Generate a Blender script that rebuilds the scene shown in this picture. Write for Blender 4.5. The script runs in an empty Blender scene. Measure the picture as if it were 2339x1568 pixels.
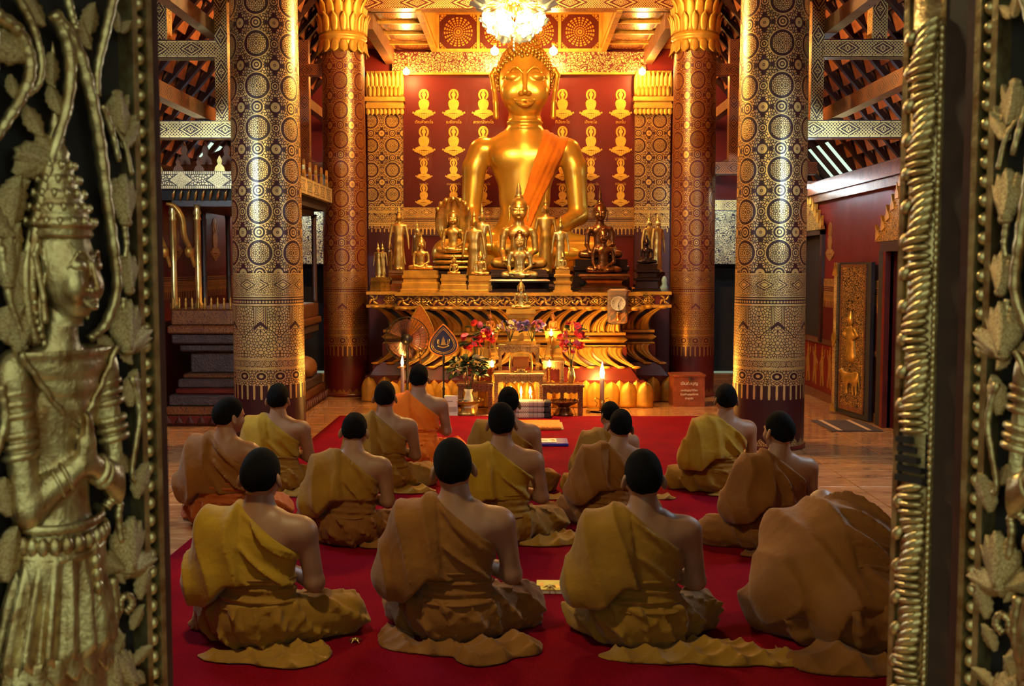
import bpy, math, random
import numpy as np
from mathutils import Vector, Matrix, Euler
random.seed(7)
RNG = np.random.default_rng(7)
PI = math.pi
S = bpy.context.scene
COL = S.collection

# ---------------------------------------------------------------- camera
FPX, IW, IH = 2400.0, 2339.0, 1568.0
EYE = np.array([0.0, 0.0, 1.545])
PITCH, YAW = math.atan(172 / FPX), math.atan(15.5 / FPX)
cd = bpy.data.cameras.new('camera')
cam = bpy.data.objects.new('camera', cd)
COL.objects.link(cam)
cam.location = EYE
cam.rotation_euler = (PI / 2 - PITCH, 0, YAW)
cd.sensor_width = 36.0
cd.lens = 36.0 * FPX / IW
cd.clip_start = 0.05
cd.dof.use_dof = True
cd.dof.focus_distance = 8.0
cd.dof.aperture_fstop = 8.0
S.camera = cam
_R = Euler(cam.rotation_euler).to_matrix()
CR, CU, CF = np.array(_R.col[0]), np.array(_R.col[1]), -np.array(_R.col[2])


def ray(px, py):
    return CF + CR * ((px - IW / 2) / FPX) - CU * ((py - IH / 2) / FPX)


def at(px, py, Y):
    d = ray(px, py)
    return EYE + d * (Y / d[1])


def ground(px, py, z=0.0):
    d = ray(px, py)
    return EYE + d * ((z - EYE[2]) / d[2])


def proj(p):
    v = np.asarray(p, float) - EYE
    w = v @ CF
    return IW / 2 + FPX * (v @ CR) / w, IH / 2 - FPX * (v @ CU) / w, w


# ---------------------------------------------------------------- world, exposure
wd = bpy.data.worlds.new('daylight')
S.world = wd
wd.use_nodes = True
bgn = wd.node_tree.nodes['Background']
bgn.inputs[0].default_value = (0.74, 1.0, 0.76, 1)
bgn.inputs[1].default_value = 0.30
S.view_settings.view_transform = 'Standard'
S.view_settings.look = 'None'
S.view_settings.gamma = 1.0
S.view_settings.use_curve_mapping = False
S.view_settings.exposure = 1.8
cy = S.cycles
cy.use_denoising = True
cy.use_adaptive_sampling = True
cy.adaptive_threshold = 0.1
cy.adaptive_min_samples = 20
cy.max_bounces = 5
cy.diffuse_bounces = 3
cy.glossy_bounces = 2
cy.transmission_bounces = 4
cy.transparent_max_bounces = 6
cy.caustics_reflective = False
cy.caustics_refractive = False
cy.sample_clamp_indirect = 3.0
cy.use_light_tree = True
# light colours (the lamps themselves are built further down, each in its own builder)
WARM = (1.0, 0.44, 0.085)
CANDLE = (1.0, 0.38, 0.07)
COOL = (0.62, 0.86, 1.0)


# ---------------------------------------------------------------- object helpers
def tag(o, label=None, cat=None, group=None, kind=None):
    if label: o['label'] = label
    if cat: o['category'] = cat
    if group: o['group'] = group
    if kind: o['kind'] = kind
    return o


def link(name, data, parent=None, loc=None, rot=None, scale=None):
    o = bpy.data.objects.new(name, data)
    COL.objects.link(o)
    if parent is not None: o.parent = parent
    if loc is not None: o.location = [float(c) for c in loc]
    if rot is not None: o.rotation_euler = rot
    if scale is not None: o.scale = (scale,) * 3 if isinstance(scale, (int, float)) else scale
    return o


def empty(name, loc=(0, 0, 0), rz=0.0, parent=None, scale=None):
    o = link(name, None, parent, loc, (0, 0, rz), scale)
    o.empty_display_size = 0.1
    return o


def mesh_np(name, V, Fq, mat=None, smooth=True):
    me = bpy.data.meshes.new(name)
    V = np.ascontiguousarray(V, np.float32)
    Fq = np.ascontiguousarray(Fq, np.int32)
    n, k = Fq.shape
    me.vertices.add(len(V))
    me.vertices.foreach_set('co', V.ravel())
    me.loops.add(n * k)
    me.loops.foreach_set('vertex_index', Fq.ravel())
    me.polygons.add(n)
    me.polygons.foreach_set('loop_start', np.arange(0, n * k, k, dtype=np.int32))
    if smooth: me.polygons.foreach_set('use_smooth', np.ones(n, bool))
    me.update(calc_edges=True)
    if mat: me.materials.append(mat)
    return me


class MB:
    """collects primitive shapes into one mesh"""

    def __init__(s):
        s.v, s.f, s.sm = [], [], []

    def _add(s, vs, fs, smooth=False, M=None):
        b = len(s.v)
        if M is not None: vs = [M @ Vector(v) for v in vs]
        s.v += [tuple(v) for v in vs]
        s.f += [tuple(i + b for i in f) for f in fs]
        s.sm += [smooth] * len(fs)
        return s

    def box(s, lo, hi, M=None, bev=0.0):
        x0, y0, z0 = lo; x1, y1, z1 = hi
        if bev:
            b = bev
            vs, fs = [], []
            for z, i in ((z0, b), (z0 + b, 0), (z1 - b, 0), (z1, b)):
                vs += [(x0 + i + b, y0 + i, z), (x1 - i - b, y0 + i, z), (x1 - i, y0 + i + b, z), (x1 - i, y1 - i - b, z),
                       (x1 - i - b, y1 - i, z), (x0 + i + b, y1 - i, z), (x0 + i, y1 - i - b, z), (x0 + i, y0 + i + b, z)]
            for r in range(3):
                for k in range(8):
                    fs.append((r * 8 + k, r * 8 + (k + 1) % 8, r * 8 + 8 + (k + 1) % 8, r * 8 + 8 + k))
            fs.append(tuple(range(7, -1, -1))); fs.append(tuple(range(24, 32)))
            return s._add(vs, fs, False, M)
        vs = [(x0, y0, z0), (x1, y0, z0), (x1, y1, z0), (x0, y1, z0), (x0, y0, z1), (x1, y0, z1), (x1, y1, z1), (x0, y1, z1)]
        return s._add(vs, [(0, 3, 2, 1), (4, 5, 6, 7), (0, 1, 5, 4), (1, 2, 6, 5), (2, 3, 7, 6), (3, 0, 4, 7)], False, M)

    def cbox(s, c, d, M=None, bev=0.0):
        return s.box([c[i] - d[i] / 2 for i in range(3)], [c[i] + d[i] / 2 for i in range(3)], M, bev)

    def lathe(s, prof, n=24, c=(0, 0, 0), M=None, smooth=True, sx=1.0, sy=1.0, cap=True):
        vs, fs = [], []
        for r, z in prof:
            for k in range(n):
                a = 2 * PI * k / n
                vs.append((c[0] + r * sx * math.cos(a), c[1] + r * sy * math.sin(a), c[2] + z))
        m = len(prof)
        for i in range(m - 1):
            for k in range(n):
                fs.append((i * n + k, i * n + (k + 1) % n, (i + 1) * n + (k + 1) % n, (i + 1) * n + k))
        if cap:
            if prof[0][0] > 1e-5: fs.append(tuple(range(n - 1, -1, -1)))
            if prof[-1][0] > 1e-5: fs.append(tuple(range((m - 1) * n, m * n)))
        return s._add(vs, fs, smooth, M)

    def sqlathe(s, prof, c=(0, 0, 0), M=None, sx=1.0, sy=1.0):
        """stack of rectangular sections: prof = (half width, z)"""
        vs, fs = [], []
        for r, z in prof:
            for a, b in ((-1, -1), (1, -1), (1, 1), (-1, 1)):
                vs.append((c[0] + a * r * sx, c[1] + b * r * sy, c[2] + z))
        m = len(prof)
        for i in range(m - 1):
            for k in range(4):
                fs.append((i * 4 + k, i * 4 + (k + 1) % 4, i * 4 + 4 + (k + 1) % 4, i * 4 + 4 + k))
        fs.append((3, 2, 1, 0)); fs.append(tuple(range((m - 1) * 4, m * 4)))
        return s._add(vs, fs, False, M)

    def tube(s, pts, rad, n=8, M=None, smooth=True, flat=1.0, up=(0, 0, 1)):
        pts = [Vector([float(c) for c in p]) for p in pts]
        m = len(pts)
        rad = [rad] * m if isinstance(rad, (int, float)) else rad
        vs, fs = [], []
        prev = None
        for i, p in enumerate(pts):
            t = (pts[min(i + 1, m - 1)] - pts[max(i - 1, 0)])
            if t.length < 1e-9: t = Vector((0, 0, 1))
            t.normalize()
            u = Vector(up) if prev is None else prev
            a = u - t * u.dot(t)
            if a.length < 1e-4: a = Vector((1, 0, 0)) - t * t.x
            a.normalize(); prev = a
            b = t.cross(a)
            for k in range(n):
                g = 2 * PI * k / n
                vs.append(p + a * (rad[i] * math.cos(g) * flat) + b * (rad[i] * math.sin(g)))
        for i in range(m - 1):
            for k in range(n):
                fs.append((i * n + k, i * n + (k + 1) % n, (i + 1) * n + (k + 1) % n, (i + 1) * n + k))
        fs.append(tuple(range(n - 1, -1, -1))); fs.append(tuple(range((m - 1) * n, m * n)))
        return s._add(vs, fs, smooth, M)

    def prism(s, poly, d0, d1, M=None, smooth=False):
        """polygon in x,z extruded along y from d0 to d1"""
        n = len(poly)
        vs = [(p[0], d0, p[1]) for p in poly] + [(p[0], d1, p[1]) for p in poly]
        fs = [tuple(range(n)), tuple(range(2 * n - 1, n - 1, -1))]
        for k in range(n): fs.append((k, k + n, (k + 1) % n + n, (k + 1) % n))
        return s._add(vs, fs, smooth, M)

    def ell(s, c, r, n=12, m=8, M=None):
        prof = [(math.sin(PI * i / m), -math.cos(PI * i / m)) for i in range(m + 1)]
        vs, fs = [], []
        for q, z in prof:
            for k in range(n):
                a = 2 * PI * k / n
                vs.append((c[0] + r[0] * q * math.cos(a), c[1] + r[1] * q * math.sin(a), c[2] + r[2] * z))
        for i in range(m):
            for k in range(n):
                fs.append((i * n + k, i * n + (k + 1) % n, (i + 1) * n + (k + 1) % n, (i + 1) * n + k))
        return s._add(vs, fs, True, M)

    def grid(s, fn, nu, nv, smooth=True, thick=None, M=None):
        """fn(u,v) -> point; optional thickness vector closes it into a solid"""
        vs = [fn(i / nu, j / nv) for j in range(nv + 1) for i in range(nu + 1)]
        w = nu + 1
        fs = [(j * w + i, j * w + i + 1, (j + 1) * w + i + 1, (j + 1) * w + i) for j in range(nv) for i in range(nu)]
        if thick is not None:
            n0 = len(vs)
            vs = vs + [tuple(a + b for a, b in zip(v, thick)) for v in vs]
            fs = fs + [tuple(i + n0 for i in f[::-1]) for f in fs]
            rim = [i for i in range(w)] + [j * w + nu for j in range(1, nv + 1)] + [nv * w + i for i in range(nu - 1, -1, -1)] + [j * w for j in range(nv - 1, 0, -1)]
            for a, b in zip(rim, rim[1:] + rim[:1]): fs.append((b, a, a + n0, b + n0))
        return s._add(vs, fs, smooth, M)

    def mesh(s, name, mat, uv=None):
        me = bpy.data.meshes.new(name)
        me.from_pydata(s.v, [], s.f)
        me.polygons.foreach_set('use_smooth', s.sm)
        if mat: me.materials.append(mat)
        if uv == 'box': box_uv(me)
        return me

    def build(s, name, mat, parent=None, loc=None, rot=None, uv=None, scale=None):
        return link(name, s.mesh(name, mat, uv), parent, loc, rot, scale)


def box_uv(me):
    n = len(me.vertices)
    co = np.empty(n * 3, np.float32); me.vertices.foreach_get('co', co); co = co.reshape(-1, 3)
    ext = co.max(0) - co.min(0); mid = (co.max(0) + co.min(0)) / 2
    lay = me.uv_layers.new(name='UVMap')
    uv = np.zeros((len(me.loops), 2), np.float32)
    for p in me.polygons:
        a = int(np.argmax(np.abs(p.normal)))
        o = sorted([i for i in range(3) if i != a], key=lambda i: -ext[i])
        for li in p.loop_indices:
            q = co[me.loops[li].vertex_index] - mid
            uv[li] = (q[o[0]], q[o[1]])
    lay.data.foreach_set('uv', uv.ravel())


def copy_tree(o, parent=None):
    c = o.copy(); COL.objects.link(c); c.parent = parent
    for ch in list(o.children): copy_tree(ch, c)
    return c


# ---------------------------------------------------------------- implicit surfaces (smooth unions of rounded shapes)
class SDF:
    def __init__(s, lo, hi, vox, pad=None):
        s.lo, s.vox = np.array(lo, np.float32), vox
        n = [int(math.ceil((hi[i] - lo[i]) / vox)) + 1 for i in range(3)]
        s.ax = [(lo[i] + vox * np.arange(n[i])).astype(np.float32) for i in range(3)]
        s.D = np.full(n, 9.0, np.float32)
        s.pad = pad if pad is not None else 4 * vox

    def xyz(s):
        return s.ax[0][:, None, None], s.ax[1][None, :, None], s.ax[2][None, None, :]

    def _sub(s, lo, hi, k):
        sl, g = [], []
        for i in range(3):
            a = int(np.searchsorted(s.ax[i], lo[i] - s.pad - k)); b = int(np.searchsorted(s.ax[i], hi[i] + s.pad + k))
            if b <= a: return None, None
            sl.append(slice(a, b)); g.append(s.ax[i][a:b])
        return tuple(sl), (g[0][:, None, None], g[1][None, :, None], g[2][None, None, :])

    def _mix(s, sl, d, k, sub=False):
        a = s.D[sl]
        if sub:
            d = -d
            if k > 0:
                h = np.clip(0.5 - 0.5 * (a - d) / k, 0, 1); s.D[sl] = a * (1 - h) + d * h + k * h * (1 - h)
            else: s.D[sl] = np.maximum(a, d)
        elif k > 0:
            h = np.clip(0.5 + 0.5 * (a - d) / k, 0, 1); s.D[sl] = a * (1 - h) + d * h - k * h * (1 - h)
        else: s.D[sl] = np.minimum(a, d)

    def ell(s, c, r, k=0.0, rot=None, sub=False):
        R = max(r) if rot is not None else None
        rr = (R, R, R) if R else r
        sl, g = s._sub([c[i] - rr[i] for i in range(3)], [c[i] + rr[i] for i in range(3)], k)
        if sl is None: return s
        p = [g[i] - c[i] for i in range(3)]
        if rot is not None:
            m = np.array(Euler(rot).to_matrix().transposed(), np.float32)
            p = [m[i, 0] * p[0] + m[i, 1] * p[1] + m[i, 2] * p[2] for i in range(3)]
        k0 = np.sqrt(sum((p[i] / r[i]) ** 2 for i in range(3))); k1 = np.sqrt(sum((p[i] / r[i] ** 2) ** 2 for i in range(3))) + 1e-6
        s._mix(sl, k0 * (k0 - 1) / k1, k, sub)
        return s

    def cap(s, a, b, ra, rb=None, k=0.0, sub=False, fl=None):
        """tapered capsule; fl = (axis, factor) flattens across one axis"""
        rb = ra if rb is None else rb
        R = max(ra, rb)
        sl, g = s._sub([min(a[i], b[i]) - R for i in range(3)], [max(a[i], b[i]) + R for i in range(3)], k)
        if sl is None: return s
        d = [b[i] - a[i] for i in range(3)]
        L2 = sum(c * c for c in d) + 1e-9
        p = [g[i] - a[i] for i in range(3)]
        h = np.clip((p[0] * d[0] + p[1] * d[1] + p[2] * d[2]) / L2, 0, 1)
        q = [p[i] - h * d[i] for i in range(3)]
        if fl: q[fl[0]] = q[fl[0]] / fl[1]
        s._mix(sl, np.sqrt(q[0] ** 2 + q[1] ** 2 + q[2] ** 2) - (ra + (rb - ra) * h), k, sub)
        return s

    def chain(s, pts, rads, k=0.0, **kw):
        for i in range(len(pts) - 1): s.cap(pts[i], pts[i + 1], rads[i], rads[i + 1], k, **kw)
        return s

    def rbox(s, c, h, r, k=0.0, sub=False):
        sl, g = s._sub([c[i] - h[i] for i in range(3)], [c[i] + h[i] for i in range(3)], k)
        if sl is None: return s
        q = [np.abs(g[i] - c[i]) - (h[i] - r) for i in range(3)]
        o = np.sqrt(sum(np.maximum(t, 0) ** 2 for t in q)); m = np.minimum(np.maximum(np.maximum(q[0], q[1]), q[2]), 0)
        s._mix(sl, o + m - r, k, sub)
        return s

    def mesh(s):
        D = s.D
        n = D.shape
        sg = D < 0
        c = sg[:-1, :-1, :-1].astype(np.int8)
        for dx, dy, dz in ((1, 0, 0), (0, 1, 0), (0, 0, 1), (1, 1, 0), (1, 0, 1), (0, 1, 1), (1, 1, 1)):
            c = c + sg[dx:n[0] - 1 + dx, dy:n[1] - 1 + dy, dz:n[2] - 1 + dz]
        act = (c > 0) & (c < 8)
        I = np.argwhere(act)
        idx = np.full(act.shape, -1, np.int32); idx[act] = np.arange(len(I))
        P = np.zeros((len(I), 3), np.float32); C = np.zeros(len(I), np.float32)
        cor = [(0, 0, 0), (1, 0, 0), (0, 1, 0), (1, 1, 0), (0, 0, 1), (1, 0, 1), (0, 1, 1), (1, 1, 1)]
        val = [np.clip(D[I[:, 0] + o[0], I[:, 1] + o[1], I[:, 2] + o[2]], -1, 1) for o in cor]
        for a, b in ((0, 1), (2, 3), (4, 5), (6, 7), (0, 2), (1, 3), (4, 6), (5, 7), (0, 4), (1, 5), (2, 6), (3, 7)):
            m = (val[a] < 0) != (val[b] < 0)
            t = np.where(m, val[a] / (val[a] - val[b] + 1e-12), 0)
            ca, cb = np.array(cor[a], np.float32), np.array(cor[b], np.float32)
            P += np.where(m[:, None], ca + (cb - ca) * t[:, None], 0); C += m
        V = s.lo + s.vox * (I + P / np.maximum(C, 1)[:, None])
        Q = []
        for ax in range(3):
            u, v = (ax + 1) % 3, (ax + 2) % 3
            sl0 = [slice(None)] * 3; sl1 = [slice(None)] * 3
            sl0[ax] = slice(0, -1); sl1[ax] = slice(1, None)
            for t in (sl0, sl1): t[u] = slice(1, -1); t[v] = slice(1, -1)
            a, b = sg[tuple(sl0)], sg[tuple(sl1)]
            E = np.argwhere(a != b)
            if not len(E): continue
            fl = a[E[:, 0], E[:, 1], E[:, 2]]
            E[:, u] += 1; E[:, v] += 1
            def cell(du, dv):
                J = E.copy(); J[:, u] -= du; J[:, v] -= dv
                return idx[J[:, 0], J[:, 1], J[:, 2]]
            q = np.stack([cell(1, 1), cell(0, 1), cell(0, 0), cell(1, 0)], 1)
            q[~fl] = q[~fl][:, ::-1]
            Q.append(q)
        return V, np.concatenate(Q)


def join_np(parts):
    V, Fq, b = [], [], 0
    for v, f in parts:
        V.append(v); Fq.append(f + b); b += len(v)
    return np.concatenate(V), np.concatenate(Fq)


def fnoise(x, y, z, seed=0, n=5):
    """cheap smooth noise: sum of plane waves"""
    r = np.random.default_rng(seed)
    t = 0
    for i in range(n):
        d = r.normal(size=3); d /= np.linalg.norm(d)
        t = t + np.sin((x * d[0] + y * d[1] + z * d[2]) * r.uniform(.6, 1.5) + r.uniform(0, 6.3))
    return t / n * 1.6
# ---------------------------------------------------------------- materials
class X:
    """arithmetic on shader sockets"""

    def __init__(s, g, k): s.g, s.k = g, k
    def __add__(a, b): return a.g.m('ADD', a, b)
    __radd__ = __add__
    def __sub__(a, b): return a.g.m('SUBTRACT', a, b)
    def __rsub__(a, b): return a.g.m('SUBTRACT', b, a)
    def __mul__(a, b): return a.g.m('MULTIPLY', a, b)
    __rmul__ = __mul__
    def __truediv__(a, b): return a.g.m('DIVIDE', a, b)
    def __gt__(a, b): return a.g.m('GREATER_THAN', a, b)
    def __lt__(a, b): return a.g.m('LESS_THAN', a, b)
    def frac(a): return a.g.m('FRACT', a)
    def floor(a): return a.g.m('FLOOR', a)
    def abs(a): return a.g.m('ABSOLUTE', a)
    def sin(a): return a.g.m('SINE', a)
    def cos(a): return a.g.m('COSINE', a)
    def sqrt(a): return a.g.m('SQRT', a)
    def mn(a, b): return a.g.m('MINIMUM', a, b)
    def mx(a, b): return a.g.m('MAXIMUM', a, b)
    def tri(a, p):  # signed distance to the nearest multiple of p
        return (a / p + 0.5).frac() * p - p / 2
    def between(a, lo, hi): return (a > lo) * (a < hi)
    def inv(a): return 1.0 - a


class G:
    def __init__(s, name):
        s.mat = bpy.data.materials.new(name)
        s.mat.use_nodes = True
        s.nt = s.mat.node_tree
        s.b = s.nt.nodes['Principled BSDF']
        s._uv = s._ob = None

    def n(s, t): return s.nt.nodes.new(t)

    def put(s, sock, v):
        if isinstance(v, X): s.nt.links.new(v.k, sock)
        elif hasattr(v, 'is_output'): s.nt.links.new(v, sock)
        elif isinstance(v, (tuple, list)) and len(v) == 3 and sock.type == 'RGBA': sock.default_value = (*v, 1)
        else: sock.default_value = v

    def m(s, op, a, b=None):
        nd = s.n('ShaderNodeMath'); nd.operation = op
        s.put(nd.inputs[0], a)
        if b is not None: s.put(nd.inputs[1], b)
        return X(s, nd.outputs[0])

    def uv(s):
        if s._uv is None:
            t = s.n('ShaderNodeTexCoord'); q = s.n('ShaderNodeSeparateXYZ')
            s.nt.links.new(t.outputs['UV'], q.inputs[0])
            s._uv = (X(s, q.outputs[0]), X(s, q.outputs[1])); s._uvv = t.outputs['UV']
        return s._uv

    def ob(s):
        if s._ob is None:
            t = s.n('ShaderNodeTexCoord'); q = s.n('ShaderNodeSeparateXYZ')
            s.nt.links.new(t.outputs['Object'], q.inputs[0])
            s._ob = tuple(X(s, q.outputs[i]) for i in range(3)); s._obv = t.outputs['Object']
        return s._ob

    def vec(s, a, b, c=0.0):
        nd = s.n('ShaderNodeCombineXYZ')
        for i, v in enumerate((a, b, c)): s.put(nd.inputs[i], v)
        return nd.outputs[0]

    def voro(s, v, scale, feat='DISTANCE_TO_EDGE', rnd=1.0, dim='2D'):
        nd = s.n('ShaderNodeTexVoronoi'); nd.voronoi_dimensions = dim; nd.feature = feat
        s.put(nd.inputs['Vector'], v); nd.inputs['Scale'].default_value = scale; nd.inputs['Randomness'].default_value = rnd
        return X(s, nd.outputs['Distance'])

    def noise(s, v, scale, det=3.0, rough=.55, col=False):
        nd = s.n('ShaderNodeTexNoise')
        if v is not None: s.put(nd.inputs['Vector'], v)
        nd.inputs['Scale'].default_value = scale; nd.inputs['Detail'].default_value = det; nd.inputs['Roughness'].default_value = rough
        return X(s, nd.outputs['Color' if col else 'Fac'])

    def mix(s, f, a, b):
        nd = s.n('ShaderNodeMix'); nd.data_type = 'RGBA'
        s.put(nd.inputs[0], f); s.put(nd.inputs[6], a); s.put(nd.inputs[7], b)
        return nd.outputs[2]

    def ramp(s, x, lo, hi):
        nd = s.n('ShaderNodeMapRange'); s.put(nd.inputs[0], x)
        nd.inputs[1].default_value = lo; nd.inputs[2].default_value = hi
        return X(s, nd.outputs[0])

    def bump(s, h, strength=.3, dist=.01):
        nd = s.n('ShaderNodeBump'); s.put(nd.inputs['Height'], h)
        nd.inputs['Strength'].default_value = strength; nd.inputs['Distance'].default_value = dist
        s.nt.links.new(nd.outputs[0], s.b.inputs['Normal'])

    def set(s, col=None, rough=None, metal=None, **kw):
        if col is not None: s.put(s.b.inputs['Base Color'], col)
        if rough is not None: s.put(s.b.inputs['Roughness'], rough)
        if metal is not None: s.put(s.b.inputs['Metallic'], metal)
        for k, v in kw.items(): s.put(s.b.inputs[k.replace('_', ' ')], v)
        return s


def plain(name, col, rough=.5, metal=0.0, var=0.0, vs=12.0, bump=0.0, bs=60.0, bd=.004, coat=0.0, dark=None):
    g = G(name); g.set(rough=rough, metal=metal)
    if var:
        g.ob()
        f = g.ramp(g.noise(g._obv, vs, 4.0), .3, .7)
        lo = dark or tuple(c * (1 - var) for c in col)
        g.set(col=g.mix(f, lo, col))
    else: g.set(col=col)
    if bump:
        g.ob(); g.bump(g.noise(g._obv, bs, 3.0), bump, bd)
    if coat: g.set(Coat_Weight=coat)
    return g.mat


def glow(name, col, strength):
    g = G(name); g.set(col=(0.8, .8, .8), Emission_Color=col, Emission_Strength=strength)
    return g.mat


GOLD = (0.92, 0.62, 0.22)
LACQ = (0.045, 0.008, 0.008)
M = {}
M['gold'] = plain('gold_leaf', (.95, .58, .14), .32, .85, .45, 9, .12, 40)
M['gold_dull'] = plain('old_gold', (0.62, 0.33, 0.06), .42, .7, .55, 14, .2, 50)
M['gold_wood'] = plain('gilded_wood', (0.80, 0.40, 0.05), .45, .45, .45, 8, .25, 50)
M['gold_pale'] = plain('pale_gold', (0.92, 0.66, 0.22), .3, .85, .4, 12, .1, 40)
M['bronze'] = plain('dark_bronze', (0.30, 0.12, 0.045), .28, .9, .5, 10)
M['black_bronze'] = plain('black_bronze', (0.06, 0.03, 0.025), .25, .8, .4, 10)
M['dark_wood'] = plain('dark_wood', (0.055, 0.018, 0.012), .4, 0, .5, 10, .1, 40)
M['red_wood'] = plain('red_lacquer_wood', (0.16, 0.018, 0.012), .3, 0, .4, 6)
M['brown_wood'] = plain('brown_wood', (0.28, 0.10, 0.03), .5, 0, .5, 7, .2, 40)
M['terracotta'] = plain('terracotta_tile', (0.46, 0.14, 0.05), .75, 0, .55, 5, .4, 45, .006)
M['rafter'] = plain('rafter_wood', (0.045, 0.014, 0.010), .55, 0, .5, 6, .3, 30)
for _k in ('rafter', 'terracotta'): M[_k].node_tree.nodes['Principled BSDF'].inputs['Specular IOR Level'].default_value = .08
M['white'] = plain('white_wax', (0.85, 0.78, 0.66), .45)
M['black'] = plain('black_plastic', (0.012, 0.010, 0.012), .35)
M['dark'] = plain('dark_void_paint', (0.012, 0.006, 0.006), .7)  # near-black boards; also stands in for darkness behind openings
M['chrome'] = plain('chrome', (0.75, 0.7, 0.65), .15, 1.0)
M['brass'] = plain('brass', (0.85, 0.5, 0.14), .22, .95, .3, 20)
M['skin'] = plain('skin', (0.36, 0.175, 0.095), .5, 0, .18, 14)
M['hair'] = plain('cropped_hair', (0.004, 0.0035, 0.004), .95, 0, 0, 1, .5, 420, .003); M['hair'].node_tree.nodes['Principled BSDF'].inputs['Specular IOR Level'].default_value = .12
M['paper'] = plain('paper', (0.75, 0.68, 0.55), .7)
M['leaf'] = plain('leaf_green', (0.035, 0.075, 0.02), .5, 0, .5, 20)
M['red_petal'] = plain('red_petal', (0.75, 0.02, 0.02), .5)
M['pink_petal'] = plain('pink_petal', (0.8, 0.16, 0.25), .5)
M['violet_petal'] = plain('violet_petal', (0.30, 0.16, 0.42), .5, 0, .3, 30)
M['cream_petal'] = plain('cream_petal', (0.8, 0.6, 0.25), .5)
M['ceramic'] = plain('cream_ceramic', (0.72, 0.58, 0.36), .25)
M['navy'] = plain('navy_cloth', (0.012, 0.014, 0.075), .6)
M['blue'] = plain('blue_cover', (0.02, 0.02, 0.30), .4)
M['orange_cloth'] = plain('orange_brocade', (0.85, 0.25, 0.02), .6, .2, .5, 60, .3, 120)
M['grey_cloth'] = plain('grey_cloth', (0.42, 0.33, 0.27), .8)
M['dark_cloth'] = plain('dark_cloth', (0.02, 0.012, 0.018), .8)
M['stone'] = plain('carved_dark_stone', (0.075, 0.035, 0.028), .6, 0, .5, 10, .7, 45, .015)


def crystal(name, col, rough=.05, tr=.85):
    g = G(name); g.set(col=col, rough=rough, Transmission_Weight=tr, IOR=1.45)
    return g.mat


M['glass'] = crystal('clear_glass', (1, .93, .85))
M['amber_glass'] = crystal('amber_glass', (1, .35, .08), .1, .6)


def carpet():
    g = G('red_carpet'); g.ob()
    a = g.noise(g._obv, 3.0, 5.0); b = g.noise(g._obv, 160.0, 2.0)
    c = g.mix(g.ramp(a, .3, .7), (0.19, 0.0025, 0.013), (0.28, 0.004, 0.014))
    c = g.mix(g.ramp(b, .35, .65), g.mix(.5, c, (0.07, .001, .004)), c)
    g.set(col=c, rough=1.0, Specular_IOR_Level=.04); g.bump(b, .6, .004)
    return g.mat


M['carpet'] = carpet()


def marble():
    g = G('brown_marble_tile')
    t = g.n('ShaderNodeNewGeometry'); P = t.outputs['Position']
    q = g.n('ShaderNodeMapping'); g.nt.links.new(P, q.inputs[0]); q.inputs['Scale'].default_value = (1.0, 4.5, 1.0)
    a = g.noise(q.outputs[0], 1.6, 7.0, .65); b = g.noise(q.outputs[0], 6.0, 5.0, .6)
    o = g.n('ShaderNodeObjectInfo'); rn = X(g, o.outputs['Random'])
    c = g.mix(g.ramp(a, .32, .68), (0.27, 0.088, 0.028), (0.64, 0.30, 0.115))
    c = g.mix(g.ramp(b, .55, .75), c, (0.76, 0.44, 0.21))
    c = g.mix(rn * .35, c, (0.30, 0.14, 0.08))
    g.set(col=c, rough=.13, Specular_IOR_Level=.55)
    return g.mat


M['marble'] = marble()
M['grout'] = plain('pale_grout', (0.55, 0.33, 0.17), .8)


def wallpaint():
    g = G('maroon_wall_paint'); g.ob()
    q = g.n('ShaderNodeMapping'); g.nt.links.new(g._obv, q.inputs[0]); q.inputs['Scale'].default_value = (1.5, 1.5, .35)
    a = g.noise(q.outputs[0], 2.2, 6.0, .65); b = g.noise(g._obv, 1.3, 4.0)
    c = g.mix(g.ramp(b, .3, .7), (0.10, 0.008, 0.006), (0.16, 0.012, 0.008))
    c = g.mix(g.ramp(a, .62, .85) * .35, c, (0.30, 0.14, 0.07))
    g.set(col=c, rough=g.ramp(a, .2, .9) * .25 + .32, Specular_IOR_Level=.22)
    return g.mat


M['wall'] = wallpaint()


def gilt(g, fac, gold=GOLD, base=LACQ, rough=.36, metal=.75, bump=.25):
    """gold stencil over dark lacquer"""
    t = g.n('ShaderNodeNewGeometry')
    wear = g.ramp(g.noise(t.outputs['Position'], 7.0, 3.0), .25, .55)
    fac = fac * (wear * .45 + .55)
    g.set(col=g.mix(fac, base, gold), metal=fac * metal, rough=rough)
    if bump: g.bump(fac, bump, .006)
    return g.mat


def rosette(u, v, cu, cv, pu, pv, r):
    a = (u - cu).tri(pu); b = (v - cv).tri(pv)
    return (a * a + b * b).sqrt(), a, b


def fili(g, u, v, sc, t=.07):
    return g.voro(g.vec(u, v), sc) > t / 1.0


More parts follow.
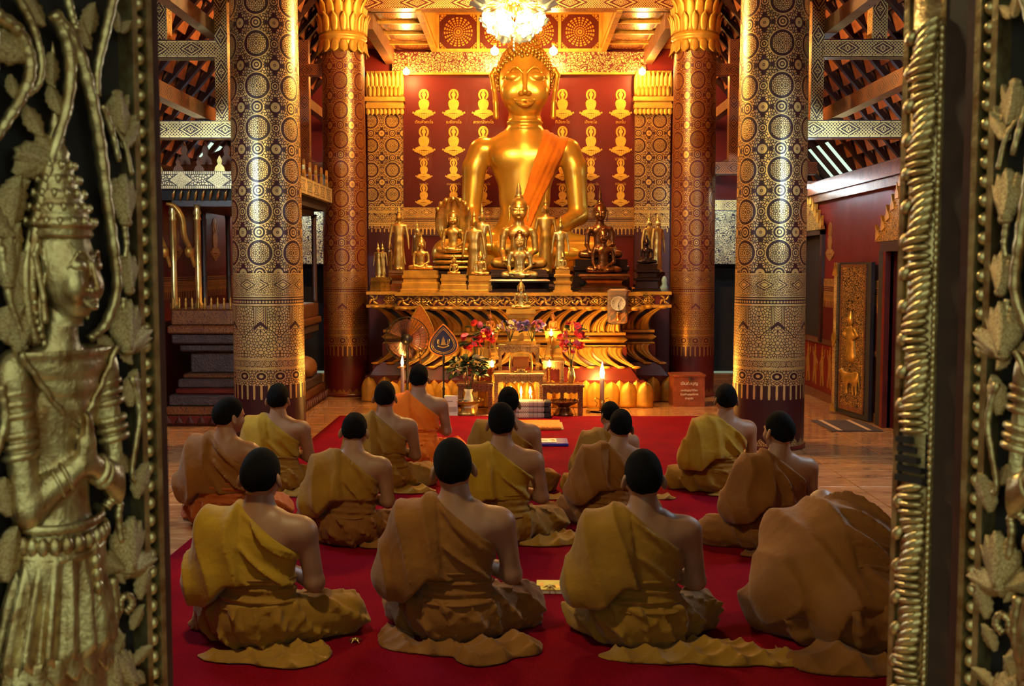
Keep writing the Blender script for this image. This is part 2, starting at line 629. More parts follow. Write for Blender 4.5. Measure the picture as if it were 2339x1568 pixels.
def pillar_mat(name, z_med, gold=GOLD, base=LACQ, cyl=True, fringe=None, zt=None):
    """medallion lattice above z_med; below it bands, lozenge field, palmettes and hanging tassels"""
    g = G(name); u, v = g.uv()
    PU, PV = 0.304, 0.345
    w = v - z_med - .17
    d1, a1, b1 = rosette(u, w, 0, 0, PU, PV, 0)          # big medallions
    d2, a2, b2 = rosette(u, w, 0, PV / 2, PU, PV, 0)     # ringed small rosette between
    d3, a3, b3 = rosette(u, w, PU / 2, PV / 2, PU, PV, 0)  # open flowers
    d4, a4, b4 = rosette(u, w, PU / 2, 0, PU, PV, 0)
    bg = g.voro(g.vec(a1.abs(), b1.abs()), 46, rnd=.95) > .17
    fine = g.voro(g.vec(a1.abs(), b1.abs()), 62) > .14
    def ring(d, lo, hi): return d.between(lo, hi)
    f = bg
    # dark cut-outs
    f = f * (d1 > .107) * (d2 > .050) * (d3 > .056) * (d4 > .040)
    cross = ((a3.abs()).mn(b3.abs()) < .016) * (d3 < .085)
    f = f * cross.inv()
    f = f.mx(ring(d1, .107, .116)).mx((d1 < .085) * fine)
    f = f.mx(ring(d2, .022, .034)).mx(d2 < .012).mx(ring(d2, .050, .056))
    f = f.mx(ring(d3, .012, .040)).mx(d3 < .006)
    f = f.mx(ring(d4, .020, .030)).mx(d4 < .010)
    f = f * (v > z_med)
    # bands below, measured downwards from z_med
    h = z_med - v
    K = 0.68 if fringe is None else fringe                # vertical scale of the lower bands
    def band(a, b): return h.between(a * K / .68, b * K / .68)
    def line(a): return (h - a * K / .68).abs() < .0045
    # diamond band
    du = u.tri(.19).abs(); dv = (h - .075 * K / .68).abs()
    m = du / .075 + dv / .045
    dia = (m < .45) + m.between(.62, .86) + (m > 1.05) * (g.voro(g.vec(u, h), 60) > .11)
    f = f.mx(dia * band(.008, .145)).mx(line(.004)).mx(line(.150)).mx(line(.165))
    dt = ((u.tri(.026)) * (u.tri(.026)) + (h - .185 * K / .68) * (h - .185 * K / .68)).sqrt() < .0095
    f = f.mx(dt).mx(line(.202)).mx(line(.208))
    # lozenge field with chevron rib
    P2 = PU
    cu = u.tri(P2)
    rib = cu.abs() < .026
    chev = ((h + cu.abs() * 1.0) / .022).frac() > .30
    ribs = rib * chev + cu.abs().between(.031, .038) + cu.abs().between(.044, .051)
    loz = (P2 / 2 - cu.abs()) / (P2 / 2) * .16 + (h - .42 * K / .68).abs() * .0
    low = h - (.50 * K / .68 - cu.abs() * -.0)
    fol = g.voro(g.vec(cu.abs(), h), 40, rnd=.9) > .11
    vl = (h - (.40 * K / .68) - (P2 / 2 - cu.abs()) * -.9 - .02)
    diag = vl.abs().between(.0, .005).mx(vl.abs().between(.016, .021)) * (h > .38 * K / .68)
    field = fol * (cu.abs() > .058) + ribs * (vl < 0)
    field = field.mx(fol * (vl > .026)) * ((vl.abs() < .004).inv())
    f = f.mx(field * band(.215, .545))
    f = f.mx(line(.550)).mx(line(.558))
    sc = ((u.tri(.05)) * (u.tri(.05)) + ((h - .585 * K / .68)) * ((h - .585 * K / .68))).sqrt()
    f = f.mx((sc.between(.010, .018) + (sc < .006) + (sc > .022) * (g.voro(g.vec(u, h), 70) > .12)) * band(.562, .608))
    f = f.mx(line(.612)).mx(line(.620))
    # palmettes
    pu = u.tri(.152); ph = h - .665 * K / .68
    pr = (pu * pu * 1.0 + ph * ph * 1.6).sqrt()
    pal = pr.between(.040, .052) + pr.between(.0, .018) + (pr > .058) * (g.voro(g.vec(pu.abs(), h), 46) > .13)
    f = f.mx(pal * band(.625, .725))
    # tassels
    tu = u.tri(.0608); th = h - .72 * K / .68
    odd = ((u / .0608).floor() / 2.0).frac() * .05
    wd = (th * 18.0).sin() * .004 + .0085 - th * .03
    tas = (tu.abs() < wd) * th.between(0, .085 * K / .68) + (((tu * tu + (th - .09 * K / .68) * (th - .09 * K / .68)).sqrt()) < .009)
    f = f.mx(tas)
    # crown of little flames at the very foot
    ft = (v < (.055 + .045 * (1.0 - (u.tri(.085).abs() / .0425)))) * (g.voro(g.vec(u, v), 60) > .12)
    if cyl: f = f.mx(ft * .8)
    return gilt(g, f.mn(1.0), gold, base)


M['pillar_near'] = pillar_mat('stencilled_pillar_lacquer', 1.50, fringe=.89)
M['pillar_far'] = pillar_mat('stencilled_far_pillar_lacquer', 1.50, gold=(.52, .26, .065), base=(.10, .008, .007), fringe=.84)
M['pilaster'] = pillar_mat('stencilled_pilaster_lacquer', 2.42, gold=(.95, .55, .13), base=(.07, .008, .006), fringe=.30, cyl=False)


def beam_mat(name, base=LACQ, hh=.07, per=.30, gold=GOLD):
    g = G(name); u, v = g.uv()
    a = u.tri(per).abs(); b = v.abs()
    m = a / (per * .33) + b / (hh * .86)
    f = m.between(.72, .90) + (m < .50) * (g.voro(g.vec(u.tri(per).abs(), b), 55) > .13)
    e = u.tri(per).abs() - per * .5
    kn = (((u + v) / .028).frac().between(.1, .45)).mx(((u - v) / .028).frac().between(.1, .45)) * (m > 1.08)
    f = f + kn
    f = f * (b < hh * .78)
    f = f.mx(b.between(hh * .80, hh * .96) * ((u / .09).frac() > .06))
    return gilt(g, f.mn(1.0), gold, base, .32)


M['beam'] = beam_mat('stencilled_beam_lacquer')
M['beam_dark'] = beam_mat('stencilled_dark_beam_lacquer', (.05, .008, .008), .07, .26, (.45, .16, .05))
M['beam_big'] = beam_mat('stencilled_lintel_lacquer', (.09, .010, .008), .10, .60)


def scroll_mat(name, base=(.10, .010, .008), sc=11., t=.16, gold=GOLD, rnd=1.0, bump=.9):
    """curling foliage: contour bands of warped noise cut into leaves"""
    g = G(name); u, v = g.uv()
    nd = g.n('ShaderNodeTexNoise'); g.put(nd.inputs['Vector'], g.vec(u, v)); nd.inputs['Scale'].default_value = sc * .62
    nd.inputs['Detail'].default_value = 1.0; nd.inputs['Distortion'].default_value = 1.6
    n = X(g, nd.outputs['Fac'])
    band = (n * 7.0).frac().between(.18, .80)
    cut = g.voro(g.vec(u, v), sc * 1.9) > t * .55
    return gilt(g, band * cut, gold, base, .38, .75, bump)


M['scroll'] = scroll_mat('gilt_scroll_relief')
M['scroll_fine'] = scroll_mat('gilt_fine_relief', (.12, .03, .008), 60., .10, bump=.5)
M['scroll_white'] = scroll_mat('gilt_door_head_relief', (.03, .02, .05), 17., .10, (.95, .80, .42))
M['scroll_dim'] = scroll_mat('worn_gilt_dado', (.07, .012, .010), 44., .12, (.50, .22, .07))


def dado_mat(name, gold=(.95, .52, .12)):
    """woven-looking stencil: diamonds, lines and a fringe, uv.y = height above band foot"""
    g = G(name); u, v = g.uv()
    du = u.tri(.22).abs(); dv = (v - .34).abs(); m = du / .075 + dv / .04
    f = ((m < .45) + m.between(.65, .9) + (m > 1.1) * (g.voro(g.vec(u, v), 62) > .12)) * v.between(.27, .41)
    f = f.mx((v / .022).frac().between(.0, .3) * v.between(.20, .27))
    f = f.mx((g.voro(g.vec(u.tri(.06).abs(), v), 55) > .12) * v.between(.10, .20))
    tu = u.tri(.055)
    f = f.mx((tu.abs() < .008 + (v - .05) * .06) * v.between(.03, .11))
    f = f.mx(((tu * tu + (v - .03) * (v - .03)).sqrt()) < .009)
    return gilt(g, f.mn(1.0), gold, (.085, .010, .008))


M['dado'] = dado_mat('stencilled_dado')


def mandala_mat():
    g = G('ceiling_mandala'); u, v = g.uv()
    r = (u * u + v * v).sqrt()
    rg = ((r / .034).frac() > .35) * (r < .215)
    an = g.m('ARCTAN2', v, u)
    pet = ((an * 20.0).sin() > -.2) + (r < .04)
    f = rg * pet.mn(1.0)
    c = (u.abs() + v.abs() > .40) * (g.voro(g.vec(u.abs(), v.abs()), 24) > .12) * (u.abs() < .262) * (v.abs() < .262)
    f = f.mx(c)
    return gilt(g, f.mn(1.0), (1.0, .50, .07), (.085, .010, .006), .25)


M['mandala'] = mandala_mat()


def robe(name, col, dark):
    g = G(name); g.ob()
    a = g.noise(g._obv, 5.0, 3.0); w = g.noise(g._obv, 16.0, 4.0)
    g.set(col=g.mix(g.ramp(a, .3, .7), dark, col), rough=.75, Sheen_Weight=.15, Specular_IOR_Level=.25)
    g.bump(w, .55, .012)
    return g.mat


M['robe_ochre'] = robe('ochre_robe_cloth', (0.36, 0.175, 0.013), (0.26, 0.115, 0.010))
M['robe_brown'] = robe('brown_ochre_robe_cloth', (0.28, 0.105, 0.013), (0.20, 0.070, 0.010))
M['robe_yellow'] = robe('yellow_ochre_robe_cloth', (0.46, 0.265, 0.012), (0.34, 0.175, 0.011))
M['robe_orange'] = robe('orange_robe_cloth', (0.95, 0.21, 0.004), (0.80, 0.15, 0.004))
M['robe_rust'] = robe('rust_robe_cloth', (0.46, 0.10, 0.008), (0.34, 0.07, 0.007))
# ---------------------------------------------------------------- the setting
XW, YB, YF = 3.55, 15.2, 1.05            # side walls, back wall, front wall
PY1, PY2, PX = 9.1, 12.75, 2.15          # the two visible pairs of pillars
WT = 2.55                                # side wall height


def struct(name, mb, mat, uv=None, parent=None):
    return tag(mb.build(name, mat, parent, uv=uv), kind='structure' if parent is None else None)


floor = struct('floor', MB().box((-3.9, YF - .3, -.12), (3.9, YB + .3, -.012)), M['grout'])
T = 0.6
tile_me = MB().box((-T / 2 + .004, -T / 2 + .004, -.02), (T / 2 - .004, T / 2 - .004, 0), bev=.002).mesh('tile', M['marble'])
for j in range(23):
    for i in range(12):
        x, y = -3.3 + T * i, 1.65 + T * j
        if abs(x) < 1.3 and y < 10.2: continue              # carpet hides these
        link('tile', tile_me, floor, (x, y, 0))
under = MB().box((-3.55, 1.3, -.02), (3.55, 5.0, -.001))
struct('screed', under, M['grout'], parent=floor)
outside = struct('ground_outside', MB().box((-20, -14, -.5), (20, 40, -.35)), plain('outside_ground', (.22, .2, .17), .9))
step = struct('threshold_step', MB().box((-1.4, -.9, -.35), (1.4, YF + .02, -.02)), plain('threshold_stone', (.18, .12, .09), .7))

cp = MB()
def carpet_pt(u, v):
    x0, x1 = -1.86, 1.86
    y = 2.1 + (10.82 - 2.1) * v
    x = x0 + (x1 - x0) * u
    return (x, y, .012 + .002 * math.sin(x * 7 + y * 3) * (0 < u < 1))
cp.grid(carpet_pt, 40, 80, thick=(0, 0, -.011))
carpet_o = tag(cp.build('red_carpet', M['carpet']), 'large plain red carpet covering the floor under the seated monks', 'carpet')

# side walls with openings in the right one (a window and a door)
def wall_side(sx, name, holes):
    mb = MB(); x0, x1 = sx * XW, sx * (XW + .32)
    xs = (min(x0, x1), max(x0, x1))
    ys = [YF]
    for (a, b, z0, z1) in holes: ys += [a, b]
    ys.append(YB)
    for k in range(0, len(ys) - 1):
        h = [q for q in holes if abs(q[0] - ys[k]) < 1e-6]
        if h:
            q = h[0]
            if q[2] > 0: mb.box((xs[0], q[0], 0), (xs[1], q[1], q[2]))
            mb.box((xs[0], q[0], q[3]), (xs[1], q[1], WT))
        else: mb.box((xs[0], ys[k], 0), (xs[1], ys[k + 1], WT))
    return struct(name, mb, M['wall'])


wall_left = wall_side(-1, 'wall_left', [])
wall_right = wall_side(1, 'wall_right', [(9.25, 10.08, 0, 1.72), (12.30, 13.2, .72, 1.95)])
# back wall with two dark aisle doorways
mb = MB()
for sx in (-1, 1):
    a, b = sorted((sx * 2.62, sx * 3.45))
    mb.box((a, YB, 1.62), (b, YB + .3, 7.6))
    c, d = sorted((sx * 3.45, sx * 3.9)); mb.box((c, YB, 0), (d, YB + .3, 7.6))
mb.box((-2.62, YB, 0), (2.62, YB + .3, 7.6))
wall_back = struct('wall_back', mb, M['wall'])
mb = MB().box((-3.9, YF - .25, -.35), (-.97, YF, 7.6)).box((1.02, YF - .25, -.35), (3.9, YF, 7.6)).box((-.97, YF - .25, 2.75), (1.02, YF, 7.6))
wall_front = struct('wall_front', mb, M['wall'])
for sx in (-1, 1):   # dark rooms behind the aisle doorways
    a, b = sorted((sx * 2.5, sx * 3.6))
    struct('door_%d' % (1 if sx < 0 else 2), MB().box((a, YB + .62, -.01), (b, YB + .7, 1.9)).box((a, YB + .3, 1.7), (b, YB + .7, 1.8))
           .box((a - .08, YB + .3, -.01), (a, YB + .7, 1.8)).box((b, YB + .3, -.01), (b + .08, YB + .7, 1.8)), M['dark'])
    fr = MB().box((sx * 3.03 - .42, YB - .05, 0), (sx * 3.03 - .36, YB + .02, 1.60)).box((sx * 3.03 + .36, YB - .05, 0), (sx * 3.03 + .42, YB + .02, 1.60))
    struct('trim_%d' % (1 if sx < 0 else 2), fr, M['scroll_dim'], 'box')
    # gilded head above the doorway
    hd = struct('trim_%d' % (3 if sx < 0 else 4), MB().box((sx * 3.03 - .46, YB - .06, 1.60), (sx * 3.03 + .46, YB + .01, 2.36)), M['scroll_white'], 'box')
    MB().box((sx * 3.03 - .46, YB - .075, 2.36), (sx * 3.03 + .46, YB + .01, 2.52)).build('head_band', M['beam'], hd, uv='box')

# cornice, dado and painted panels of the side walls
for sx, side in ((-1, 'left'), (1, 'right')):
    def sb(x0, x1, y0, y1, z0, z1):
        a, b = sorted((sx * x0, sx * x1)); return MB().box((a, y0, z0), (b, y1, z1))
    wl = wall_left if sx < 0 else wall_right
    sb(3.46, 3.56, YF, YB, 2.40, 2.55).build('cornice_board', M['beam_dark'], wl, uv='box')
    sb(3.49, 3.56, YF, YB, 2.31, 2.40).build('cornice_fillet', M['scroll_dim'], wl, uv='box')
    tag(sb(3.535, 3.56, YF, YB if sx < 0 else 9.2, 0, .10).build('baseboard_' + side, M['scroll_dim'], uv='box'), kind='structure')
    if sx > 0:
        tag(sb(3.535, 3.56, 10.15, YB, 0, .10).build('baseboard_right', M['scroll_dim'], uv='box'), kind='structure')
        sb(3.54, 3.56, 10.3, 12.26, .72, 1.42).build('stencilled_dado_panel', M['dado'], wl, uv='box')
        sb(3.535, 3.56, 10.2, 13.3, .66, .72).build('dado_rail', M['scroll_dim'], wl, uv='box')
    else:
        sb(3.54, 3.56, 10.3, 14.6, .95, 1.45).build('stencilled_dado_panel', M['dado'], wl, uv='box')

# ---- roof: sheathing, rafters and tiles
RS = 1.15; XE = 4.3
rn = math.hypot(1, RS)
def roof_z(x): return WT + RS * (XE - abs(x))
HOLE = (13.15, 14.5, 3.86, 4.22)
roofs = {}
for sx, side in ((-1, 'left'), (1, 'right')):
    mb = MB()
    xs = [0, 1.0, 2.0, 3.0, 3.86, 4.22, XE + .35]
    ys = [YF - 1.2, 5.0, 9.0, 13.15, 14.5, YB + .35]
    for i in range(len(xs) - 1):
        for j in range(len(ys) - 1):
            if sx > 0 and i == 4 and j == 3: continue
            if sx < 0 and i == 4 and j == 3: continue
            vs = []
            for dz in (0.06, .10):
                vs += [(sx * xs[i], ys[j], roof_z(xs[i]) + dz), (sx * xs[i + 1], ys[j], roof_z(xs[i + 1]) + dz),
                       (sx * xs[i + 1], ys[j + 1], roof_z(xs[i + 1]) + dz), (sx * xs[i], ys[j + 1], roof_z(xs[i]) + dz)]
            mb._add(vs, [(0, 1, 2, 3), (7, 6, 5, 4), (0, 4, 5, 1), (1, 5, 6, 2), (2, 6, 7, 3), (3, 7, 4, 0)])
    roofs[sx] = struct('ceiling_' + side, mb, M['rafter'])
    ang = math.atan(RS) * sx
    # rafters run down the slope
    raf = MB().box((-1.55, -.03, -.055), (1.55, .03, -.0)).mesh('rafter', M['rafter'])
    xm = 3.15
    for k in range(27):
        y = 5.3 + k * .38
        link('rafter', raf, roofs[sx], (sx * xm, y, roof_z(xm) - .02), (0, ang, 0))
    # tiles seen between the rafters
    tm = MB().box((-.095, -.150, -.014), (.095, .150, .014), bev=.004).mesh('roof_tile', M['terracotta'])
    spots = []
    for k in range(26):
        y = 5.3 + (k + .5) * .38
        for r in range(24):
            x = 1.35 + r * .13
            if HOLE[0] - .1 < y < HOLE[1] + .1 and HOLE[2] - .08 < x < HOLE[3] + .08: continue
            px, py, w = proj((sx * x, y, roof_z(x)))
            vis = (-40 < py < 460) and ((350 < px < 530 or 650 < px < 750) if sx < 0 else (1615 < px < 1705 or 1825 < px < 2090))
            spots.append((0 if vis else 1, w, x, y))
    spots.sort()
    stuff = MB()
    for n, (h, w, x, y) in enumerate(spots):
        rx = ang + sx * (.40 + random.uniform(-.06, .06))
        loc = (sx * x, y + random.uniform(-.01, .01), roof_z(x) + .01)
        if n < 290 and h == 0: link('roof_tile', tm, roofs[sx], loc, (random.uniform(-.03, .03), rx, 0))
        else:
            Mx = Matrix.Translation(loc) @ Matrix.Rotation(rx, 4, 'Y')
            stuff.cbox((0, 0, 0), (.196, .31, .03), Mx)
    tag(stuff.build('roof_tiles', M['terracotta'], roofs[sx]), kind='stuff')

# ---- aisle trusses
def bar(name, a, b, w, h, mat, parent, up=(0, 0, 1)):
    """rectangular timber from a to b, uv along its length"""
    a, b = Vector(a), Vector(b)
    L = (b - a).length
    me = MB().box((-L / 2, -w / 2, -h / 2), (L / 2, w / 2, h / 2)).mesh(name, mat, 'box')
    x = (b - a).normalized(); z = Vector(up); z = (z - x * z.dot(x)).normalized(); y = z.cross(x)
    o = link(name, me, parent)
    R3 = Matrix((x, y, z)).transposed()
    o.matrix_local = Matrix.Translation((a + b) / 2) @ R3.to_4x4()
    return o


for sx, sd in ((-1, 'left'), (1, 'right')):
    for yt, near in ((PY1 + .12, True), (PY2, False)):
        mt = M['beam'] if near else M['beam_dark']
        where = ('near' if near else 'far')
        t = empty('roof_truss', (0, 0, 0))
        tag(t, ('stencilled black and gold truss over the %s aisle, %s' % (sd, 'joined to the large front pillar' if near else 'joined to the pillar beside the altar')), 'roof truss', 'aisle roof trusses')
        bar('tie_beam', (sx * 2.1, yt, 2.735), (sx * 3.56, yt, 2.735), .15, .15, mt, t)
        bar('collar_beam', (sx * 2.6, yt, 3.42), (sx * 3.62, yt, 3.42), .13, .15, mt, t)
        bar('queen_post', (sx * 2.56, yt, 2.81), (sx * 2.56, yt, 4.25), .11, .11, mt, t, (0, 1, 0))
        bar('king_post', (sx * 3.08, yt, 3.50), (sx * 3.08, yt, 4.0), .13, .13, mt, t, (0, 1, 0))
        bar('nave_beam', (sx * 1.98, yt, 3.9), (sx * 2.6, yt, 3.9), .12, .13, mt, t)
    for (x, z, nm) in ((2.72, 2.88, 'wall plate level'), (2.66, 3.60, 'collar level')):
        b = bar('purlin', (sx * x, 5.2, z), (sx * x, YB, z), .10, .12, M['beam_dark'] if z < 3 else M['brown_wood'], None)
        tag(b, '%s purlin running the length of the %s aisle at %s' % ('stencilled' if z < 3 else 'plain brown', sd, nm), 'beam', 'aisle purlins')

# ---- pillars
def round_pillar(name, x, y, r0, r1, z1, mat, label):
    n, m = 48, 10
    t = empty(name, (x, y, 0)); tag(t, label, 'pillar', 'round gilded pillars')
    vs, fs, uvs = [], [], []
    for j in range(m + 1):
        z = z1 * j / m; r = r0 + (r1 - r0) * j / m
        for k in range(n + 1):
            a = 2 * PI * k / n
            vs.append((r * math.sin(a), -r * math.cos(a), z)); uvs.append((a * .304 * 6 / (2 * PI), z))
    for j in range(m):
        for k in range(n):
            fs.append((j * (n + 1) + k, j * (n + 1) + k + 1, (j + 1) * (n + 1) + k + 1, (j + 1) * (n + 1) + k))
    me = bpy.data.meshes.new('shaft'); me.from_pydata(vs, [], fs); me.materials.append(mat)
    lay = me.uv_layers.new(name='UVMap')
    for p in me.polygons:
        p.use_smooth = True
        for li in p.loop_indices: lay.data[li].uv = uvs[me.loops[li].vertex_index]
    link('shaft', me, t)
    MB().lathe([(r0 + .012, 0), (r0 + .012, .03), (r0, .035)], 48).build('foot_ring', M['red_wood'], t)
    return t


for sx, sd in ((-1, 'left'), (1, 'right')):
    round_pillar('pillar', sx * 2.17 + .0, PY1, .307, .268, 6.2, M['pillar_near'], 'tall thick round pillar with gold medallions, %s front, lit %s' % (sd, 'cool white on its outer side'))
    t = round_pillar('pillar', sx * 2.10, PY2, .272, .250, 4.10, M['pillar_far'], 'dark red gilded round pillar with lotus capital %s of the altar' % sd)
    cap = MB().lathe([(.25, 4.08), (.275, 4.20), (.275, 4.22), (.255, 4.24), (.285, 4.255), (.285, 4.285), (.258, 4.30), (.27, 4.325), (.255, 4.335), (.27, 4.5), (.30, 4.72), (.20, 4.76)], 40).build('capital', M['gold_wood'], t)
    def petal(w, h, out, curl):
        def fn(u, v):
            a = (u - .5) * 2
            ww = w * (math.sin(PI * min(1, .18 + v * .60)) ** .7) * (1 - max(0, v - .75) / .25 * .85)
            return (a * ww, -(out * v ** 1.8 + curl * max(0, v - .7)) - .012 * math.cos(a * 1.3) * 1.2, h * v)
        return MB().grid(fn, 4, 8, thick=(0, .012, 0)).mesh('petal', M['gold_wood'])
    up1, up2, dn = petal(.055, .42, .035, .12), petal(.045, .22, .03, .05), petal(.05, .15, .02, .03)
    for k in range(16):
        a = 2 * PI * k / 16
        link('petal', up1, cap, (.265 * math.sin(a), -.265 * math.cos(a), 4.31), (0, 0, a))
        a += PI / 16
        link('petal', up2, cap, (.275 * math.sin(a), -.275 * math.cos(a), 4.31), (0, 0, a))
        link('petal', dn, cap, (.272 * math.sin(a), -.272 * math.cos(a), 4.215), (PI, 0, a + PI), (1, 1, 1))

# ---- coffered ceiling over the altar
ZC = 4.6
for sx in (-1, 1):
    cl = struct('ceiling_altar_%s' % ('left' if sx < 0 else 'right'), MB().box((min(sx * 1.15, sx * 2.3), PY2 - .1, ZC + .05), (max(sx * 1.15, sx * 2.3), YB, ZC + .10)), M['gold_wood'])
    me = MB().box((-.27, -.27, -.01), (.27, .27, .01)).mesh('ceiling_panel', M['mandala'], 'box')
    for j in range(4):
        link('ceiling_panel', me, cl, (sx * 1.48, PY2 + .38 + j * .6, ZC + .045), None, (.95, .98, 1))
        MB().box((min(sx * 1.18, sx * 1.80), PY2 + .06 + j * .6, ZC), (max(sx * 1.18, sx * 1.80), PY2 + .11 + j * .6, ZC + .05)).build('batten', M['gold_wood'], cl)
    MB().box((sx * 1.20 - .035, PY2, ZC - .01), (sx * 1.20 + .035, YB, ZC + .62)).build('recess_side', M['gold_wood'], cl)
    MB().box((sx * 1.83 - .06, PY2 + .2, ZC - .17), (sx * 1.83 + .06, YB, ZC + .04)).build('side_beam', M['brown_wood'], cl)
top = struct('ceiling_altar_centre', MB().box((-1.2, PY2 - .1, 5.25), (1.2, YB, 5.32)), M['gold_wood'])
me = MB().box((-.27, -.012, -.24), (.27, .012, .24)).mesh('ceiling_panel', M['mandala'], 'box')
for i in range(4):
    link('ceiling_panel', me, top, (-.86 + i * .575, YB - .03, 4.88))
for i in range(5):
    MB().box((-1.17 + i * .575, YB - .06, 4.62), (-1.13 + i * .575, YB, 5.16)).build('batten', M['gold_wood'], top)
MB().box((-1.2, YB - .07, 4.595), (1.2, YB, 4.64)).box((-1.2, YB - .07, 5.12), (1.2, YB, 5.25)).build('rail', M['gold_wood'], top)
# lintel between the far pillars
lt = struct('trim_lintel', MB().box((-2.1, PY2 - .12, 4.60), (2.1, PY2 + .10, 4.73)), M['beam_big'], 'box')
MB().box((-3.3, PY2 - .16, 4.73), (3.3, PY2 + .12, 5.0)).build('scroll_board', M['scroll'], lt, uv='box')
MB().box((-2.1, PY2 - .14, 4.725), (2.1, PY2 - .10, 4.745)).build('fillet', M['gold_wood'], lt)

# ---- back wall: frieze, pilasters, dado, painted buddhas
fz = MB().box((-1.8, YB - .08, 4.30), (1.8, YB + .01, 4.59)).build('frieze', M['scroll'], wall_back, uv='box')
MB().box((-1.75, YB - .10, 4.275), (1.75, YB + .01, 4.305)).build('frieze_fillet', M['gold_wood'], wall_back)
def uvz(me, z0=0.0):
    """uv = x, z in metres (height above z0)"""
    lay = me.uv_layers.new(name='UVMap')
    for p in me.polygons:
        for li in p.loop_indices:
            c = me.vertices[me.loops[li].vertex_index].co
            lay.data[li].uv = (c.x + c.y, c.z - z0)
def dado_box(x0, x1, y, z0, parent):
    me = MB().box((x0, y, z0), (x1, YB + .01, z0 + .42)).mesh('dado', M['dado']); uvz(me, z0)
    return link('dado', me, parent)
dado_box(-1.66, 1.66, YB - .015, 2.0, wall_back)
for sx, sd in ((-1, 'left'), (1, 'right')):
    xc = sx * 1.90
    pl = struct('pilaster_' + sd, MB().box((-.25, -.10, 1.25), (.25, .02, 1.30)), M['red_wood']); pl.location = (xc, YB, 0)
    me = MB().box((-.25, -.10, 0), (.25, .01, 3.85)).mesh('shaft', M['pilaster']); uvz(me); link('shaft', me, pl)
    cap = MB().box((-.27, -.13, 3.80), (.27, .01, 3.86)).box((-.28, -.14, 3.90), (.28, .01, 3.96)).box((-.26, -.12, 3.86), (.26, .01, 4.32)).build('capital', M['gold_wood'], pl)
    up, dn = petal(.035, .34, .03, .06), petal(.032, .10, .012, .02)
    for k in range(9):
        x = -.24 + k * .06
        link('petal', up, cap, (x, -.12, 3.97)); link('petal', up2, cap, (x + .03, -.13, 3.96), None, (.7, 1, .7)) if k < 8 else None
        link('petal', dn, cap, (x, -.11, 3.80), (PI, 0, PI))


def arc(cx, cz, r, a0, a1, n):
    return [(cx + r * math.cos(a0 + (a1 - a0) * i / n), cz + r * math.sin(a0 + (a1 - a0) * i / n)) for i in range(n + 1)]


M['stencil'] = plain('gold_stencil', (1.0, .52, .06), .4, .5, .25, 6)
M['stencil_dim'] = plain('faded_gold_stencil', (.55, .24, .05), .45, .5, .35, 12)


def painted_buddha_meshes(mat):
    """flat gold stencil of a haloed seated figure on a lotus, unit height 1, built as thin gilt relief"""
    fig = MB()
    d = (-.012, 0)
    lap = [(-.27, .20), (-.25, .25), (-.14, .29), (0, .27), (.14, .29), (.25, .25), (.27, .20), (.2, .165), (0, .18), (-.2, .165)]
    body = [(-.10, .28), (-.13, .34), (-.16, .42), (-.165, .50), (-.13, .57), (-.05, .60), (.05, .60), (.13, .57), (.165, .50), (.16, .42), (.13, .34), (.10, .28)]
    fig.prism(lap, -.016, 0); fig.prism(body, -.012, 0)
    fig.prism(arc(0, .74, .068, 0, 2 * PI, 14)[:-1], -.014, 0)
    fig.prism([(-.04, .80), (0, .88), (.04, .80)], -.013, 0); fig.prism([(-.035, .58), (.035, .58), (.035, .69), (-.035, .69)], -.010, 0)
    halo = MB()
    for k in range(22):
        a = -.9 + (2 * PI - 1.35) * k / 21 + .1
        a = math.radians(-50) + math.radians(280) * k / 21
        c, s_ = .135 * math.cos(a), .74 + .155 * math.sin(a)
        halo.prism(arc(c, s_, .024, 0, 2 * PI, 8)[:-1], -.010, 0)
    o1, o2 = arc(0, .74, .118, math.radians(-50), math.radians(230), 18), arc(0, .74, .104, math.radians(-50), math.radians(230), 18)
    for k in range(18): halo.prism([o1[k], o1[k + 1], o2[k + 1], o2[k]][::-1], -.008, 0)
    lot = MB()
    for row, (z, w, n, r) in enumerate(((.135, .33, 13, .030), (.085, .27, 11, .028), (.04, .16, 7, .026))):
        for k in range(n):
            q = -1 + 2 * k / (n - 1)
            x = q * w; zz = z + .06 * q * q
            lot.prism([(x - r, zz), (x - r * .6, zz - r), (x + r * .6, zz - r), (x + r, zz), (x, zz + r * 1.2)], -.011 - .002 * row, 0)
    lot.prism([(-.05, 0), (.05, 0), (.035, .05), (-.035, .05)], -.01, 0)
    return fig.mesh('figure', mat), halo.mesh('halo', mat), lot.mesh('lotus_seat', mat)


PB = painted_buddha_meshes(M['stencil'])
PBd = painted_buddha_meshes(M['stencil_dim'])


def painted_buddha(parent, x, y, z0, h, rz=0, dim=False):
    e = empty('painted_buddha', (x, y, z0), rz, parent, (h, h, h))
    for nm, me in zip(('figure', 'halo', 'lotus_seat'), PBd if dim else PB): link(nm, me, e)


def caption(txt, size, mat):
    fc = bpy.data.curves.new('caption', 'FONT'); fc.body = txt; fc.size = size; fc.extrude = .002
    fc.align_x = 'CENTER'
    o = bpy.data.objects.new('tmp', fc); COL.objects.link(o)
    dg = bpy.context.evaluated_depsgraph_get()
    me = bpy.data.meshes.new_from_object(o.evaluated_get(dg))
    bpy.data.objects.remove(o); bpy.data.curves.remove(fc)
    me.name = 'caption'; me.materials.clear(); me.materials.append(mat)
    return me


